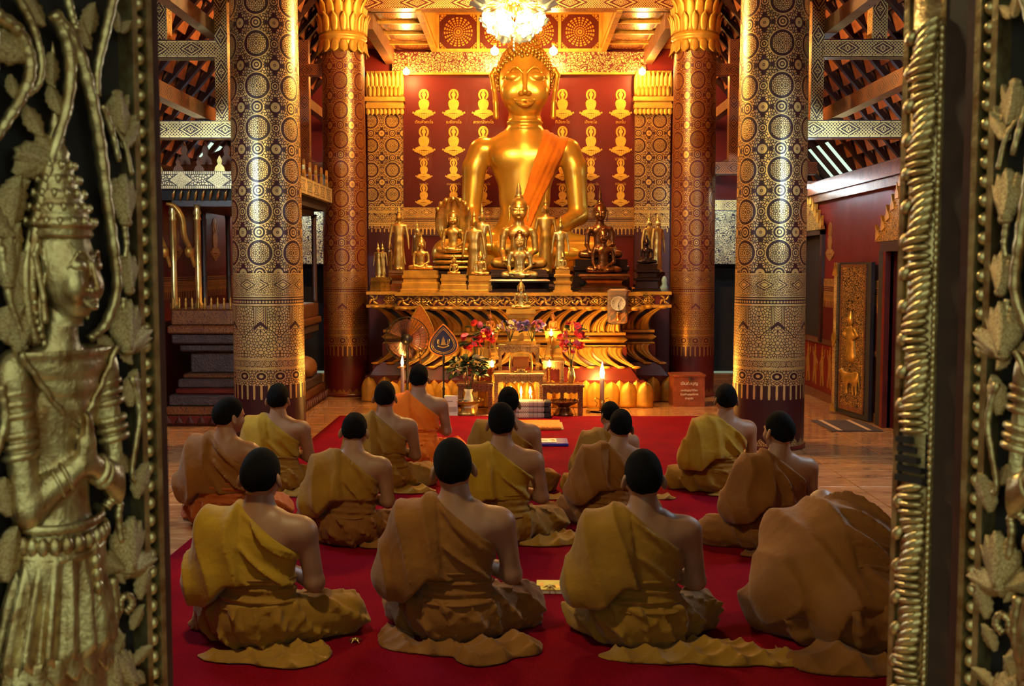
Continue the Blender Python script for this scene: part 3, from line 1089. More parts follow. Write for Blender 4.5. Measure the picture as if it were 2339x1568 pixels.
CAP = ['ตัณหังกะโร', 'เมธังกะโร', 'สะระณังกะโร', 'ทีปังกะโร', 'มังคะโล', 'สุมะโน', 'เรวะโต', 'โสภิโต', 'อะโนมะทัสสี', 'ปะทุโม', 'นาระโท', 'ปะทุมุตตะโร']
cols = [968, 1036, 1104, 1285, 1350, 1418]
for r, (pt, pb) in enumerate(((197, 272), (282, 356), (358, 413), (416, 472))):
    for c, px in enumerate(cols):
        a, b = at(px, pt, YB), at(px, pb, YB)
        h = (a[2] - b[2])
        e = painted_buddha(wall_back, a[0], YB - .001, b[2], h)
        if r < 3:
            me = caption(CAP[(r * 5 + c) % len(CAP)], .060 if r < 2 else .045, M['stencil'])
            link('caption', me, wall_back, (a[0], YB - .003, b[2] - .062), (PI / 2, 0, 0))
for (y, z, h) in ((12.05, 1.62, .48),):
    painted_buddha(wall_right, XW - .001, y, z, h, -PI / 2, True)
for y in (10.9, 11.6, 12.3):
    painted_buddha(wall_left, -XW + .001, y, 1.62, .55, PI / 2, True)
# ---------------------------------------------------------------- lamps
def bulb(name, loc, r, col, strength, label, group=None):
    t = empty(name, loc); tag(t, label, 'light bulb', group)
    me = MB().ell((0, 0, 0), (r, r, r), 10, 8).mesh('globe', glow(name + '_glow', col, strength)); link('globe', me, t)
    MB().lathe([(.018, r * .85), (.02, r + .03), (.026, r + .035), (.026, r + .07)], 12).build('socket', M['brass'], t)
    return t


BW = (1.0, 0.52, 0.15)
for sx, sd in ((-1, 'left'), (1, 'right')):
    p = at(928 if sx < 0 else 1467, 164, 14.75)
    bulb('wall_bulb', p, .045, BW, 200, 'bare glowing bulb high on the back wall above the %s pilaster' % sd, 'bare bulbs')
    p = at(1130 if sx < 0 else 1264, 117, 14.5)
    bulb('wall_bulb', p, .055, BW, 170, 'bright bulb behind the %s side of the great Buddha head' % sd, 'bare bulbs')
# fluorescent tubes under the aisle beams
for sx, sd in ((-1, 'left'), (1, 'right')):
    for y, z, s0, x0, x1 in ((12.60 if sx > 0 else 14.1, 2.50, 32 if sx > 0 else 24, 2.85, 3.53), (6.6, 2.46, 165, 2.75, 3.53)):  # far right tube is seen; far left and both near ones are assumed
        t = empty('fluorescent_lamp', (sx * (x0 + x1) / 2, y, z))
        tag(t, 'white fluorescent tube lamp hung %s the %s aisle' % ('at the far end of' if y > 9 else 'unseen and assumed near the entrance of', sd), 'lamp', 'fluorescent lamps')
        L = (x1 - x0) / 2
        MB().lathe([(.018, -L), (.018, L)], 12, M=Matrix.Rotation(PI / 2, 4, 'Y')).build('tube', glow('fluorescent_glow', COOL, s0), t)
        MB().box((-L - .03, -.03, .03), (L + .03, .03, .07)).box((-L - .03, -.02, -.02), (-L, .02, .04)).box((L, -.02, -.02), (L + .03, .02, .04)).build('housing', M['white'], t)
        if y > 9: MB().box((-.01, -.01, .06), (.01, .01, .18)).build('bracket', M['white'], t)
        else: MB().box((L + .0, -.02, -.02), (L + .04, .02, .06)).build('bracket', M['white'], t, scale=(sx, 1, 1))
# chandelier
CH = Vector((-.05, 10.4, 3.90))
ch = empty('chandelier', CH); tag(ch, 'white glass flower chandelier blazing in front of the great Buddha head', 'chandelier')
MB().lathe([(.03, .18), (.07, .2), (.09, .26), (.04, .34), (.03, .5), (.06, .56), (.03, .62), (.015, .9), (.015, 2.9)], 16).build('stem', M['brass'], ch)
fr = G('frosted_flower_glass'); fr.set(col=(.66, .74, .62), rough=.4)
CB = glow('chandelier_bulb_glow', (1.0, .61, .20), 900)
def flower(u, v):
    a = u * 2 * PI
    r = .018 + .050 * v ** .8 + .012 * v * math.cos(a * 6)
    return (r * math.cos(a), r * math.sin(a), .085 * v - .012 * v * v * math.cos(a * 6 + 1))
fl_me = MB().grid(flower, 24, 5, thick=(0, 0, .002)).mesh('flower_shade', fr.mat)
bl_me = MB().ell((0, 0, .05), (.020, .020, .026), 8, 6).mesh('bulb', CB)
dr_me = MB().lathe([(0, -.03), (.010, -.012), (.006, .004), (0, .012)], 6, smooth=False).mesh('crystal_drop', fr.mat)
for n, R, z, ph in ((12, .295, .16, 0), (9, .21, .06, .2), (6, .12, -.02, .1), (12, .27, .36, .26), (8, .19, .5, .1)):
    for k in range(n):
        a = ph + 2 * PI * k / n
        x, y = R * math.cos(a), R * math.sin(a)
        tilt = .55 if z > .1 else 2.2
        e = link('flower_shade', fl_me, ch, (x, y, z), (0, tilt, a), (1.25, 1.25, 1.2))
        link('bulb', bl_me, e)
        MB().tube([(.03 * math.cos(a), .03 * math.sin(a), max(z + .1, .22)), (x * .6, y * .6, z + .02), (x, y, z)], .007, 6).build('arm', M['brass'], ch)
for k in range(60):
    a = k * 2.399; R = .10 + .20 * ((k * 7) % 10) / 10
    zz = .12 - .17 * (1 - (R / .31) ** 2) - .03 * (k % 3)
    link('crystal_drop', dr_me, ch, (R * math.cos(a), R * math.sin(a), zz))
for k in range(7): link('crystal_drop', dr_me, ch, (0, -.02, -.04 - k * .032))
# ---------------------------------------------------------------- altar
ALT_Y, ALT_X, WING_Y, WING_X, ALT_Z = 11.6, 1.37, 12.12, 1.76, 1.27
altar = empty('altar', (0, ALT_Y, 0)); tag(altar, 'large stepped red and gold altar carved with curling leaves, crowded with Buddha statues', 'altar')


def acanthus(mirror, h, flare, w):
    """one curling leaf: ribbed blade sweeping up and outwards to a rolled knob"""
    s = -1 if mirror else 1
    mb = MB()
    def fn(u, v):
        a = (u - .5)
        ww = w * (.95 - .62 * v) if v < .85 else w * (.42 + (.85 - v) * .6)
        cx = s * (w * 1.05 * (v ** 1.5) + .05 * math.sin(PI * v) * -1)
        ridge = .012 * math.cos(a * 2 * PI * 3)
        y = -(flare * v ** 1.7) - ridge * (1 - .4 * v) - .02 * math.cos(a * PI)
        return (cx + a * ww * s, y, h * v)
    mb.grid(fn, 12, 10, thick=(0, .025, 0))
    tip = fn(.5, 1.0)
    mb.ell((tip[0], tip[1] + .01, tip[2] - .012), (w * .26, .03, .022), 10, 6)
    return mb.mesh('carved_leaf', M['gold_wood'])


LEAF_UP = {m: acanthus(m, .29, .20, .20) for m in (False, True)}
def lotus_petal(w, h, d):
    def fn(u, v):
        a = (u - .5) * 2
        ww = w * (1 if v < .55 else math.sqrt(max(0, 1 - ((v - .55) / .45) ** 1.6)))
        return (a * ww, -d * math.cos(a * 1.2) * (1 - .25 * v) - .01 * (abs(a) < .15), h * v)
    return MB().grid(fn, 6, 10, thick=(0, .02, 0)).mesh('lotus_petal', M['gold_wood'])
PET_F, PET_B = lotus_petal(.088, .285, .05), lotus_petal(.07, .30, .025)


def motifs():
    pin = MB()
    for k in range(4):
        a0 = k * PI / 2
        pts = []
        for i in range(7):
            t = i / 6; r = .012 + .058 * t; a = a0 + .9 * t
            pts.append((r * math.cos(a), -.01, r * math.sin(a)))
        pin.tube(pts, [.006, .013, .016, .015, .012, .008, .004], 6, flat=.6, up=(0, 1, 0))
    pin.ell((0, -.008, 0), (.014, .012, .014), 8, 6)
    dia = MB()
    for q in (1.0, .62):
        p = [(-.075 * q, 0), (0, -.062 * q), (.075 * q, 0), (0, .062 * q)]
        for i in range(4):
            a, b = p[i], p[(i + 1) % 4]
            dia.tube([(a[0], -.012, a[1]), (b[0], -.012, b[1])], .007, 6)
    for a in range(4):
        c, s_ = math.cos(a * PI / 2 + PI / 4) * .02, math.sin(a * PI / 2 + PI / 4) * .018
        dia.ell((c, -.010, s_), (.014, .010, .013), 8, 6)
    for sx in (-1, 1):
        for sz in (-1, 1): dia.tube([(sx * .02, -.006, sz * .058), (sx * .05, -.008, sz * .035), (sx * .075, -.006, sz * .058)], .006, 5)
    return pin.mesh('pinwheel_motif', M['gold']), dia.mesh('diamond_motif', M['gold'])
PIN, DIA = motifs()


def altar_block(hx, y0, y1, front):
    """mouldings of one block; y measured in altar space (front = 0)"""
    for nm, z0, z1, ins, mt in (('plinth', 0, .30, -.02, 'red_wood'), ('red_skirt', .30, .45, .06, 'red_wood'), ('lower_core', .45, .66, .16, 'red_wood'),
                                ('lower_fillet', .645, .675, .17, 'gold_wood'), ('waist', .66, .82, .23, 'red_wood'), ('upper_fillet', .79, .82, .17, 'gold_wood'),
                                ('upper_core', .82, 1.10, .22, 'dark_wood'), ('frieze_back', 1.10, 1.25, .03, 'red_wood'), ('frieze_lower_rail', 1.085, 1.12, .0, 'gold_wood'),
                                ('top_slab', 1.235, ALT_Z, .0, 'gold_wood')):
        MB().box((-hx + ins, y0 + ins, z0), (hx - ins, y1, z1)).build(nm, M[mt], altar)
    MB().lathe([(.0, -hx + .14), (.035, -hx + .19), (.038, 0), (.035, hx - .19), (0, hx - .14)], 12, M=Matrix.Translation((0, y0 + .225, .735)) @ Matrix.Rotation(PI / 2, 4, 'Y')).build('waist_roll', M['gold_wood'], altar)
    MB().sqlathe([(1, .28), (1 - .12 / hx, .45)], (0, y0 + .5, 0), sx=hx - .02, sy=.5).build('skirt_slope', M['red_wood'], altar)


altar_block(ALT_X, 0, 3.0, True)
altar_block(WING_X, WING_Y - ALT_Y, 3.3, False)
# frieze motifs
n = 14
for i in range(n):
    x = -ALT_X + .09 + (2 * ALT_X - .18) * i / (n - 1)
    link('diamond_motif' if i % 2 else 'pinwheel_motif', DIA if i % 2 else PIN, altar, (x, .03, 1.178), None, (1.25, 1, .98))
for i in range(n - 1):
    x = -ALT_X + .09 + (2 * ALT_X - .18) * (i + .5) / (n - 1)
    link('pinwheel_motif', PIN, altar, (x, .03, 1.178), None, (.75, 1, .75))
for sx in (-1, 1):
    for i in range(2):
        link('diamond_motif' if i else 'pinwheel_motif', DIA if i else PIN, altar, (sx * (WING_X - .08 - i * .19), WING_Y - ALT_Y + .03, 1.178))
# upper leaves curl away from the middle, lower ones are the same leaf hanging down
for sx in (-1, 1):
    m = sx < 0
    for i in range(7):
        x = sx * (.06 + i * .168)
        link('carved_leaf', LEAF_UP[m], altar, (x, .20, .815))
        if i < 7: link('carved_leaf', LEAF_UP[not m], altar, (x + sx * .02, .16, .655), (PI, 0, PI), (1.0, .8, .76))
    for i in range(2):
        x = sx * (1.28 + i * .17)
        link('carved_leaf', LEAF_UP[m], altar, (x, WING_Y - ALT_Y + .2, .815))
        link('carved_leaf', LEAF_UP[not m], altar, (x, WING_Y - ALT_Y + .16, .655), (PI, 0, PI), (1.0, .8, .76))
for i in range(16):
    x = -1.40 + i * 2.80 / 15
    link('lotus_petal', PET_F, altar, (x, -.03, .005))
    if i < 15: link('lotus_petal', PET_B, altar, (x + .093, -.01, .005))
for sx in (-1, 1):
    for i in range(2): link('lotus_petal', PET_F, altar, (sx * (1.55 + i * .18), WING_Y - ALT_Y - .03, .005))


# ---------------------------------------------------------------- seated and standing Buddha figures
def seated_body(vox, lo=(-1.4, -1.0, -.06), hi=(1.4, .55, 2.05)):
    """figure facing -y, seat at z = 0, shoulders at 1.8"""
    s = SDF(lo, hi, vox, pad=.10)
    s.ell((0, 0, 1.50), (.45, .27, .42), .05).ell((0, -.02, 1.02), (.335, .24, .42), .16).ell((0, 0, .55), (.40, .30, .30), .15)
    s.cap((-.50, .02, 1.63), (.50, .02, 1.63), .15, .15, .12).cap((-.22, .03, 1.74), (.22, .03, 1.74), .11, .11, .12)
    s.ell((-.22, -.17, 1.52), (.2, .1, .16), .08).ell((.22, -.17, 1.52), (.2, .1, .16), .08)
    s.cap((0, .02, 1.68), (0, .02, 2.2), .235, .205, .06)
    for z in (1.90, 1.97): s.ell((0, .01, z), (.245, .235, .03), .015)
    torso = s.D.copy()
    for q in (-1, 1):
        s.cap((q * .57, .02, 1.62), (q * .655, .02, 1.40), .155, .15, .06)
        s.cap((q * .655, .02, 1.40), (q * .70, -.02, .80), .15, .125, .05)
    # left arm (screen right) bends into the lap; right arm reaches over the shin
    s.cap((.70, -.02, .78), (.22, -.48, .50), .125, .075, .05).ell((.06, -.52, .46), (.22, .11, .055), .04)
    s.cap((-.70, -.02, .80), (-.62, -.56, .50), .125, .08, .05).ell((-.61, -.64, .40), (.085, .045, .12), .04)
    for i in range(4): s.cap((-.675 + i * .043, -.665, .34), (-.68 + i * .045, -.70, .14 - .03 * (i in (1, 2))), .024, .018, .01)
    # crossed legs
    for q in (-1, 1):
        s.cap((q * .30, .02, .34), (q * .98, -.32, .28), .27, .20, .08)
        s.cap((q * .98, -.36, .25), (-q * .30, -.66, .24 + (.1 if q > 0 else 0)), .19, .115, .05)
        s.ell((-q * .50, -.66, .27 + (.10 if q > 0 else 0)), (.22, .09, .075), .03)
    s.ell((0, -.2, .15), (.95, .50, .16), .1)
    x, y, z = s.xyz()
    s.D = np.maximum(s.D, -z)
    return s, torso


def seated_head(vox):
    s = SDF((-.50, -.55, 1.98), (.50, .55, 3.2), vox, pad=.08)
    C = 2.05   # chin height
    s.ell((0, .06, C + .52), (.335, .37, .40), 0).ell((0, -.04, C + .36), (.318, .325, .37), .06).ell((0, -.16, C + .10), (.165, .14, .10), .09)
    s.cap((0, .02, C - .25), (0, .04, C + .2), .215, .20, .05)
    for q in (-1, 1):
        s.ell((q * .16, -.26, C + .28), (.13, .11, .14), .07)                           # cheek
        s.ell((q * .145, -.285, C + .455), (.105, .085, .062), .018)                     # eyelid
        arch = [(q * (.03 + .255 * t), -.362 + .115 * t * t, C + .475 + .115 * math.sin(PI * min(1, t * 1.02 + .06)) - .035 * t) for t in np.linspace(0, 1, 9)]
        s.chain(arch, [.012 + .005 * math.sin(PI * t) for t in np.linspace(0, 1, 9)], .012)
        lid = [(q * (.045 + .205 * t), -.388 + .125 * t * t, C + .418 - .022 * math.sin(PI * t) + .022 * t) for t in np.linspace(0, 1, 7)]
        s.chain(lid, [.009, .012, .013, .012, .011, .009, .006], .004, sub=True)
        s.ell((q * .045, -.390, C + .240), (.038, .042, .030), .018)
        s.chain([(q * .075, -.372, C + .215), (q * .125, -.345, C + .165), (q * .150, -.320, C + .125)], [.010, .010, .007], .012, sub=True)
        s.chain([(q * .33, .03, C + .52), (q * .385, .045, C + .62), (q * .425, .055, C + .54), (q * .395, .03, C + .36), (q * .375, .0, C + .18), (q * .37, -.01, C + .0)], [.022, .024, .032, .032, .032, .036], .02)
        s.cap((q * .395, .0, C + .53), (q * .38, -.02, C + .33), .016, .012, .01, sub=True)
    s.chain([(0, -.345, C + .52), (0, -.385, C + .42), (0, -.435, C + .26)], [.024, .027, .038], .018)
    T = np.linspace(-1, 1, 9)
    s.chain([(.145 * t, -.388 + .07 * t * t, C + .148 + .010 * math.cos(t * PI * 1.5) + .022 * t * t) for t in T], [.008 + .012 * (1 - t * t) for t in T], .010)
    s.chain([(.115 * t, -.385 + .06 * t * t, C + .098 + .042 * t * t) for t in T], [.008 + .019 * (1 - t * t) for t in T], .012)
    s.chain([(.135 * t, -.415 + .085 * t * t, C + .126 + .030 * t * t) for t in T], [.007] * 9, .004, sub=True)
    return s


def hair_points():
    pts = []
    N = 620
    for i in range(N):
        z = 1 - 2 * (i + .5) / N; r = math.sqrt(1 - z * z); a = i * 2.39996
        d = (r * math.cos(a), r * math.sin(a), z)
        p = (d[0] * .355, .065 + d[1] * .385, 2.57 + d[2] * .42)
        lim = 2.80 - .55 * max(0, min(1, (p[1] + .30) / .55)) if p[1] < .25 else 2.25
        if p[2] > lim and not (p[2] < 2.62 and p[1] < .0): pts.append(p)
    N = 130
    for i in range(N):
        z = 1 - (i + .5) / N; r = math.sqrt(1 - z * z); a = i * 2.39996
        pts.append((r * math.cos(a) * .20, .10 + r * math.sin(a) * .20, 2.93 + z * .20))
    return pts


GB_S, GB = 1.0, Vector((.075, 13.75, 1.44))
buddha = empty('great_buddha', GB); tag(buddha, 'huge gilded seated Buddha statue with curled hair filling the middle of the altar', 'statue')
sb, torso = seated_body(.021)
V, Fq = sb.mesh()
sh = seated_head(.0085)
V2, F2 = sh.mesh(); HEADV, HEADF = V2.copy(), F2.copy()
M['big_gold'] = plain('burnished_gold_leaf', (1.0, .63, .10), .30, .70, .40, 3.2, .10, 14, .01, dark=(.80, .45, .06))
link('figure', mesh_np('figure', V, Fq, M['big_gold']), buddha)
link('head', mesh_np('head', V2, F2, M['big_gold']), buddha)
hb = MB()
for p in hair_points():
    d = Vector((p[0], p[1] - .065, p[2] - 2.57)).normalized()
    hb.ell((p[0], p[1], p[2]), (.026, .026, .030), 6, 4)
tag(hb.build('hair_curls', M['gold'], buddha), kind='stuff')
MB().ell((0, .065, 2.60), (.35, .375, .40), 24, 12).build('hair_cap', M['gold_dull'], buddha).location = (0, .03, .035)
MB().lathe([(.11, 3.10), (.13, 3.16), (.09, 3.22), (.10, 3.27), (.05, 3.42), (0, 3.75)], 16, c=(0, .1, 0)).build('finial', M['gold'], buddha)
# orange sash over one shoulder
s2 = SDF((-1.4, -1.0, -.06), (1.4, .55, 2.05), .021); x, y, z = s2.xyz()
dg = (x - .40) * .93 - (z - 1.75) * .37
band = np.abs(dg) - .11 - .05 * np.clip(z - .6, 0, 1.2) + .012 * fnoise(x * 9, y * 9, z * 9, 3)
fold = .006 * np.sin(dg * 95 + 2.0 * np.sin(z * 3)) + .004 * np.sin(dg * 41)
s2.D = np.maximum(np.maximum(torso - .018 + fold, band), np.maximum(.40 - z, y - .34))
V, Fq = s2.mesh()
M['sash'] = robe('orange_sash_silk', (.92, .26, .012), (.80, .19, .010))
link('sash', mesh_np('sash', V, Fq, M['sash']), buddha)
MB().sqlathe([(1.0, -.17), (1.0, -.10), (.97, -.08), (.97, -.03), (1.0, 0)], (0, -.2, 0), sx=1.2, sy=.72).build('pedestal', M['gold_wood'], buddha)

# ---- small statues share these meshes (unit: seat to crown = 1)
k1 = 1 / 3.1
sb, _ = seated_body(.036); V, Fq = sb.mesh(); V2, F2 = seated_head(.020).mesh()
SEAT_V, SEAT_F = join_np([(V * k1, Fq), (V2 * k1, F2)])
SEAT = {m: mesh_np('figure', SEAT_V, SEAT_F, M[m]) for m in ('gold', 'gold_pale', 'bronze', 'black_bronze', 'gold_dull')}
def hairmesh(mat):
    return MB().ell((0, .03, .845), (.118, .127, .135), 16, 10).ell((0, .035, .955), (.065, .065, .055), 12, 8).mesh('hair', mat)
def finmesh(mat, tall):
    return MB().lathe([(.05, .98), (.055, 1.0), (.03, 1.015), (.042, 1.03), (.03, 1.05 + .02 * tall), (.036, 1.06 + .03 * tall), (.012, 1.08 + .09 * tall), (0, 1.10 + .17 * tall)], 12, c=(0, .035, 0)).mesh('flame_finial', mat)


def stand_mesh(mat, raised=False):
    s = SDF((-.22, -.13, -.01), (.22, .13, 1.0), .0105, pad=.03)
    s.ell((0, 0, .70), (.095, .055, .12), 0).cap((-.085, 0, .765), (.085, 0, .765), .030, .030, .03).ell((0, 0, .56), (.07, .05, .12), .05)
    s.cap((0, 0, .50), (0, 0, .12), .082, .088, .05, fl=(1, .62)).cap((0, .0, .12), (0, 0, .03), .085, .095, .02, fl=(1, .6))
    for q in (-1, 1):
        s.cap((q * .115, 0, .76), (q * .15, 0, .58), .027, .023, .015).cap((q * .15, 0, .58), (q * .165, -.015, .42), .022, .017, .01).ell((q * .168, -.015, .385), (.012, .018, .035), .01)
        s.cap((q * .05, .0, .42), (q * .115, 0, .10), .02, .012, .02, fl=(1, .5))
        s.ell((q * .035, -.035, .02), (.026, .05, .02), .01)
    s.cap((0, 0, .78), (0, 0, .85), .030, .028, .01).ell((0, 0, .895), (.05, .052, .062), .01).ell((0, .005, .965), (.03, .03, .03), .01)
    for q in (-1, 1): s.cap((q * .052, .005, .91), (q * .050, 0, .845), .010, .010, .004)
    s.cap((0, -.052, .905), (0, -.062, .885), .008, .009, .006)
    V, Fq = s.mesh()
    return mesh_np('figure', V, Fq, mat)


STAND = {m: stand_mesh(M[m]) for m in ('gold', 'gold_pale')}
PEDS = {
    'steps': [(1.0, 0), (1.0, .12), (.93, .16), (.93, .42), (.86, .46), (.86, .62), (.92, .66), (.92, .78), (.86, .80), (.86, 1.0)],
    'waist': [(1.0, 0), (1.0, .10), (.9, .14), (.9, .24), (.72, .36), (.66, .5), (.72, .64), (.90, .76), (.90, .84), (1.0, .88), (.95, 1.0)],
    'tall': [(1.0, 0), (1.0, .08), (.85, .10), (.80, .36), (.95, .40), (.95, .48), (.72, .52), (.72, .66), (.92, .70), (.92, .78), (.74, .82), (.78, 1.0)],
    'coils': None,
}


def statue(px, py_top, py_seat, Y, m, ped, pm, label, hw=None, tall=1.0, kind='seat', rz=0.0, z0=ALT_Z, finial=True, hair=None):
    """place by where its seat and crown stand in the room at depth Y"""
    a, b = at(px, py_top, Y), at(px, py_seat, Y)
    h = float(a[2] - b[2])
    fh = h / (1.10 + .17 * tall) if (kind == 'seat' and finial) else (h / 1.12 if kind == 'stand' else h)
    ph = float(b[2]) - z0
    t = empty('buddha_statue' if kind == 'seat' else 'standing_buddha_statue', (b[0], Y, z0), rz)
    tag(t, label, 'statue', 'small statues on the altar')
    if kind == 'seat':
        link('figure', SEAT[m], t, (0, 0, ph), None, fh)
        link('hair', hairmesh(M[hair or m]), t, (0, 0, ph), None, fh)
        if finial: link('flame_finial', finmesh(M[m], tall), t, (0, 0, ph), None, fh)
        r = fh * (hw or .43)
    else:
        link('figure', STAND[m], t, (0, 0, ph), None, fh)
        MB().lathe([(.028, .985), (.032, 1.0), (.02, 1.01), (.018, 1.03), (.008, 1.06), (0, 1.13)], 10).build('flame_finial', M[m], t, (0, 0, ph), scale=fh)
        r = fh * (hw or .16)
    if PEDS.get(ped):
        MB().sqlathe([(q, zz * ph) for q, zz in PEDS[ped]], sx=r, sy=r * .72).build('pedestal', M[pm], t, (0, -.06 * r, 0))
    return t


statue(962, 527, 618, 11.95, 'gold', 'steps', 'gold_wood', 'gold seated Buddha on a broad gold stepped pedestal beside the left standing figure', hw=.58, tall=.6)
st = statue(1035, 480, 580, 12.35, 'gold', None, None, 'gold seated Buddha sheltered by a rounded serpent hood', finial=False)
fh = st.children[0].scale[0]; ph = st.children[0].location[2]
hood = MB()
def hoodfn(u, v):
    a = (u - .5) * 2
    w = (.42 if v > .25 else .42 * (.7 + 1.2 * v)) * (math.sqrt(max(0.02, 1 - max(0, (v - .45) / .55) ** 2.2)))
    return (a * w, .22 - .18 * v * v + .06 * a * a * -1 - .014 * math.cos(a * 16) , .35 + .95 * v)
hood.grid(hoodfn, 24, 16, thick=(0, .05, 0))
for k in range(7):
    a = PI * (k + .5) / 7
    hood.ell((.36 * math.cos(a), -.0, .95 + .30 * math.sin(a)), (.055, .05, .06), 10, 8)
hood.build('serpent_hood', M['gold'], st, (0, 0, ph), scale=fh)
for i in range(3):
    MB().lathe([(0, -.46), (.05, -.44), (.075, -.36), (.075, .36), (.05, .44), (0, .46)], 14, M=Matrix.Translation((0, -.04, -.07 - i * .125)) @ Matrix.Rotation(PI / 2, 4, 'Y') @ Matrix.Diagonal((1, 3.2, 1, 1))).build('serpent_coil', M['gold'], st, (0, 0, ph), scale=fh)
MB().box((-.42 * fh, -.28 * fh, 0), (.42 * fh, .3 * fh, ph - .40 * fh)).build('pedestal', M['black_bronze'], st)
statue(1185, 404, 616, 12.45, 'gold', 'steps', 'dark_wood', 'largest of the small statues, gold seated Buddha with tall flame finial', tall=.9, hair='gold_dull')
statue(1187, 527, 638, 11.95, 'gold_pale', 'waist', 'black_bronze', 'polished gold seated Buddha with flat topknot on black pedestal at the centre', hw=.62, finial=False, hair='bronze')
statue(1097, 560, 630, 11.85, 'gold', 'steps', 'gold_wood', 'small gold seated Buddha on a gold box left of the centre statue', hw=.52, tall=.8)
statue(1037, 577, 627, 11.82, 'gold', 'steps', 'gold_wood', 'tiny gold seated Buddha below the serpent coils', hw=.80, tall=.8)
statue(1285, 566, 617, 11.85, 'gold_pale', 'tall', 'gold_wood', 'small gold seated Buddha on a tall waisted gold pedestal', hw=.55, tall=1.1)
statue(1370, 418, 593, 12.45, 'bronze', 'steps', 'black_bronze', 'large dark bronze seated Buddha with a golden spiked finial', hw=.52, tall=1.3)
statue(1378, 520, 626, 11.95, 'bronze', 'waist', 'bronze', 'dark bronze seated Buddha in front of the large bronze one', hw=.55, finial=False)
statue(1477, 534, 603, 12.35, 'black_bronze', 'tall', 'black_bronze', 'small black seated Buddha on a stepped black pedestal at the right end', hw=.50, tall=.3)
statue(912, 468, 618, 12.40, 'gold', 'waist', 'bronze', 'tall gold standing Buddha on a dark stepped base at the left end', kind='stand', hw=.17)
statue(1083, 474, 646, 12.20, 'gold', 'waist', 'black_bronze', 'gold standing Buddha just right of the serpent hood, front one', kind='stand')
statue(1101, 466, 620, 12.60, 'gold_pale', 'waist', 'black_bronze', 'gold standing Buddha half hidden behind another beside the serpent hood', kind='stand')
statue(1246, 443, 622, 12.72, 'gold', 'waist', 'black_bronze', 'slim tall gold standing Buddha right of the flame-topped seated statue', kind='stand')
statue(1280, 492, 622, 12.30, 'gold_pale', 'waist', 'black_bronze', 'gold standing Buddha with spread arms behind the small waisted pedestal', kind='stand')
statue(1482, 481, 622, 12.76, 'gold_pale', 'waist', 'black_bronze', 'left of the twin gold standing Buddhas at the right end', kind='stand', rz=.5, hw=.11)
statue(1502, 481, 622, 12.62, 'gold_pale', 'waist', 'black_bronze', 'right of the twin gold standing Buddhas at the right end', kind='stand', rz=.7, hw=.11)
statue(864, 553, 634, 12.22, 'gold_pale', 'steps', 'gold_dull', 'left of the two smallest gold standing Buddhas at the far left', kind='stand', rz=-.5, hw=.22)
statue(874, 553, 634, 12.30, 'gold_pale', 'steps', 'gold_dull', 'right of the two smallest gold standing Buddhas at the far left', kind='stand', rz=-.3, hw=.22)
statue(892, 545, 640, 12.62, 'gold_pale', 'waist', 'gold_dull', 'pale gold standing Buddha behind the tall one at the left end', kind='stand', rz=-1.2)
statue(953, 502, 622, 12.66, 'gold_pale', 'waist', 'gold_dull', 'pale gold standing Buddha behind the gold seated one on stepped pedestal', kind='stand', rz=-.9)
# little bits between the statues
p = at(1517, 655, 12.3)
t = MB().lathe([(.0, 0), (.045, .0), (.05, .05), (.03, .09), (.035, .13), (.02, .17), (0, .18)], 14).build('glass_figure', crystal('pale_blue_glass', (.55, .8, .85), .2, .5), None, (p[0], 12.3, ALT_Z))
tag(t, 'small pale blue glass ornament at the right end of the altar', 'ornament')
# ---------------------------------------------------------------- monks
def head_template():
    s = SDF((-.11, -.13, -.10), (.11, .15, .26), .0058, pad=.03)
    s.ell((0, .008, .138), (.0765, .094, .098), 0).ell((0, -.045, .122), (.066, .054, .068), .03).ell((0, .035, .080), (.060, .066, .078), .03)
    s.ell((0, .080, .028), (.028, .022, .020), .03).cap((0, -.008, -.09), (0, -.006, .08), .057, .052, .025)
    s.chain([(0, .098, .128), (0, .108, .105), (0, .118, .084)], [.009, .010, .014], .012)
    for q in (-1, 1):
        s.ell((q * .012, .106, .080), (.010, .010, .008), .006)
        s.ell((q * .033, .104, .112), (.019, .012, .011), .01, sub=True).ell((q * .033, .088, .111), (.014, .012, .010), .004)
        s.cap((q * .012, .100, .132), (q * .052, .086, .134), .008, .006, .012)
        s.ell((q * .046, .068, .082), (.022, .022, .022), .02)
        s.ell((q * .0845, -.008, .100), (.011, .023, .034), .006, rot=(0, q * -.22, q * .45))
        s.ell((q * .094, -.003, .104), (.008, .014, .022), .005, rot=(0, q * -.2, q * .45), sub=True)
    s.cap((-.020, .100, .0545), (.020, .100, .0545), .0075, .0075, .006).cap((-.016, .099, .045), (.016, .099, .045), .008, .008, .006)
    s.cap((-.024, .107, .050), (.024, .107, .050), .002, .002, .002, sub=True)
    V, Fq = s.mesh()
    h = SDF((-.11, -.13, .02), (.11, .13, .26), .0065, pad=.03)
    h.ell((0, .006, .140), (.0805, .098, .1025), 0).ell((0, -.047, .124), (.070, .058, .073), .03)
    x, y, z = h.xyz()
    hl = np.interp(y, [-.11, -.04, -.005, .03, .06, .10], [.052, .066, .105, .115, .165, .195]).astype(np.float32)
    hl = hl + .004 * np.sin(x * 90) + 0 * z
    h.D = np.maximum(h.D, hl - z)
    hv, hf = h.mesh()
    return (V, Fq), (hv, hf)


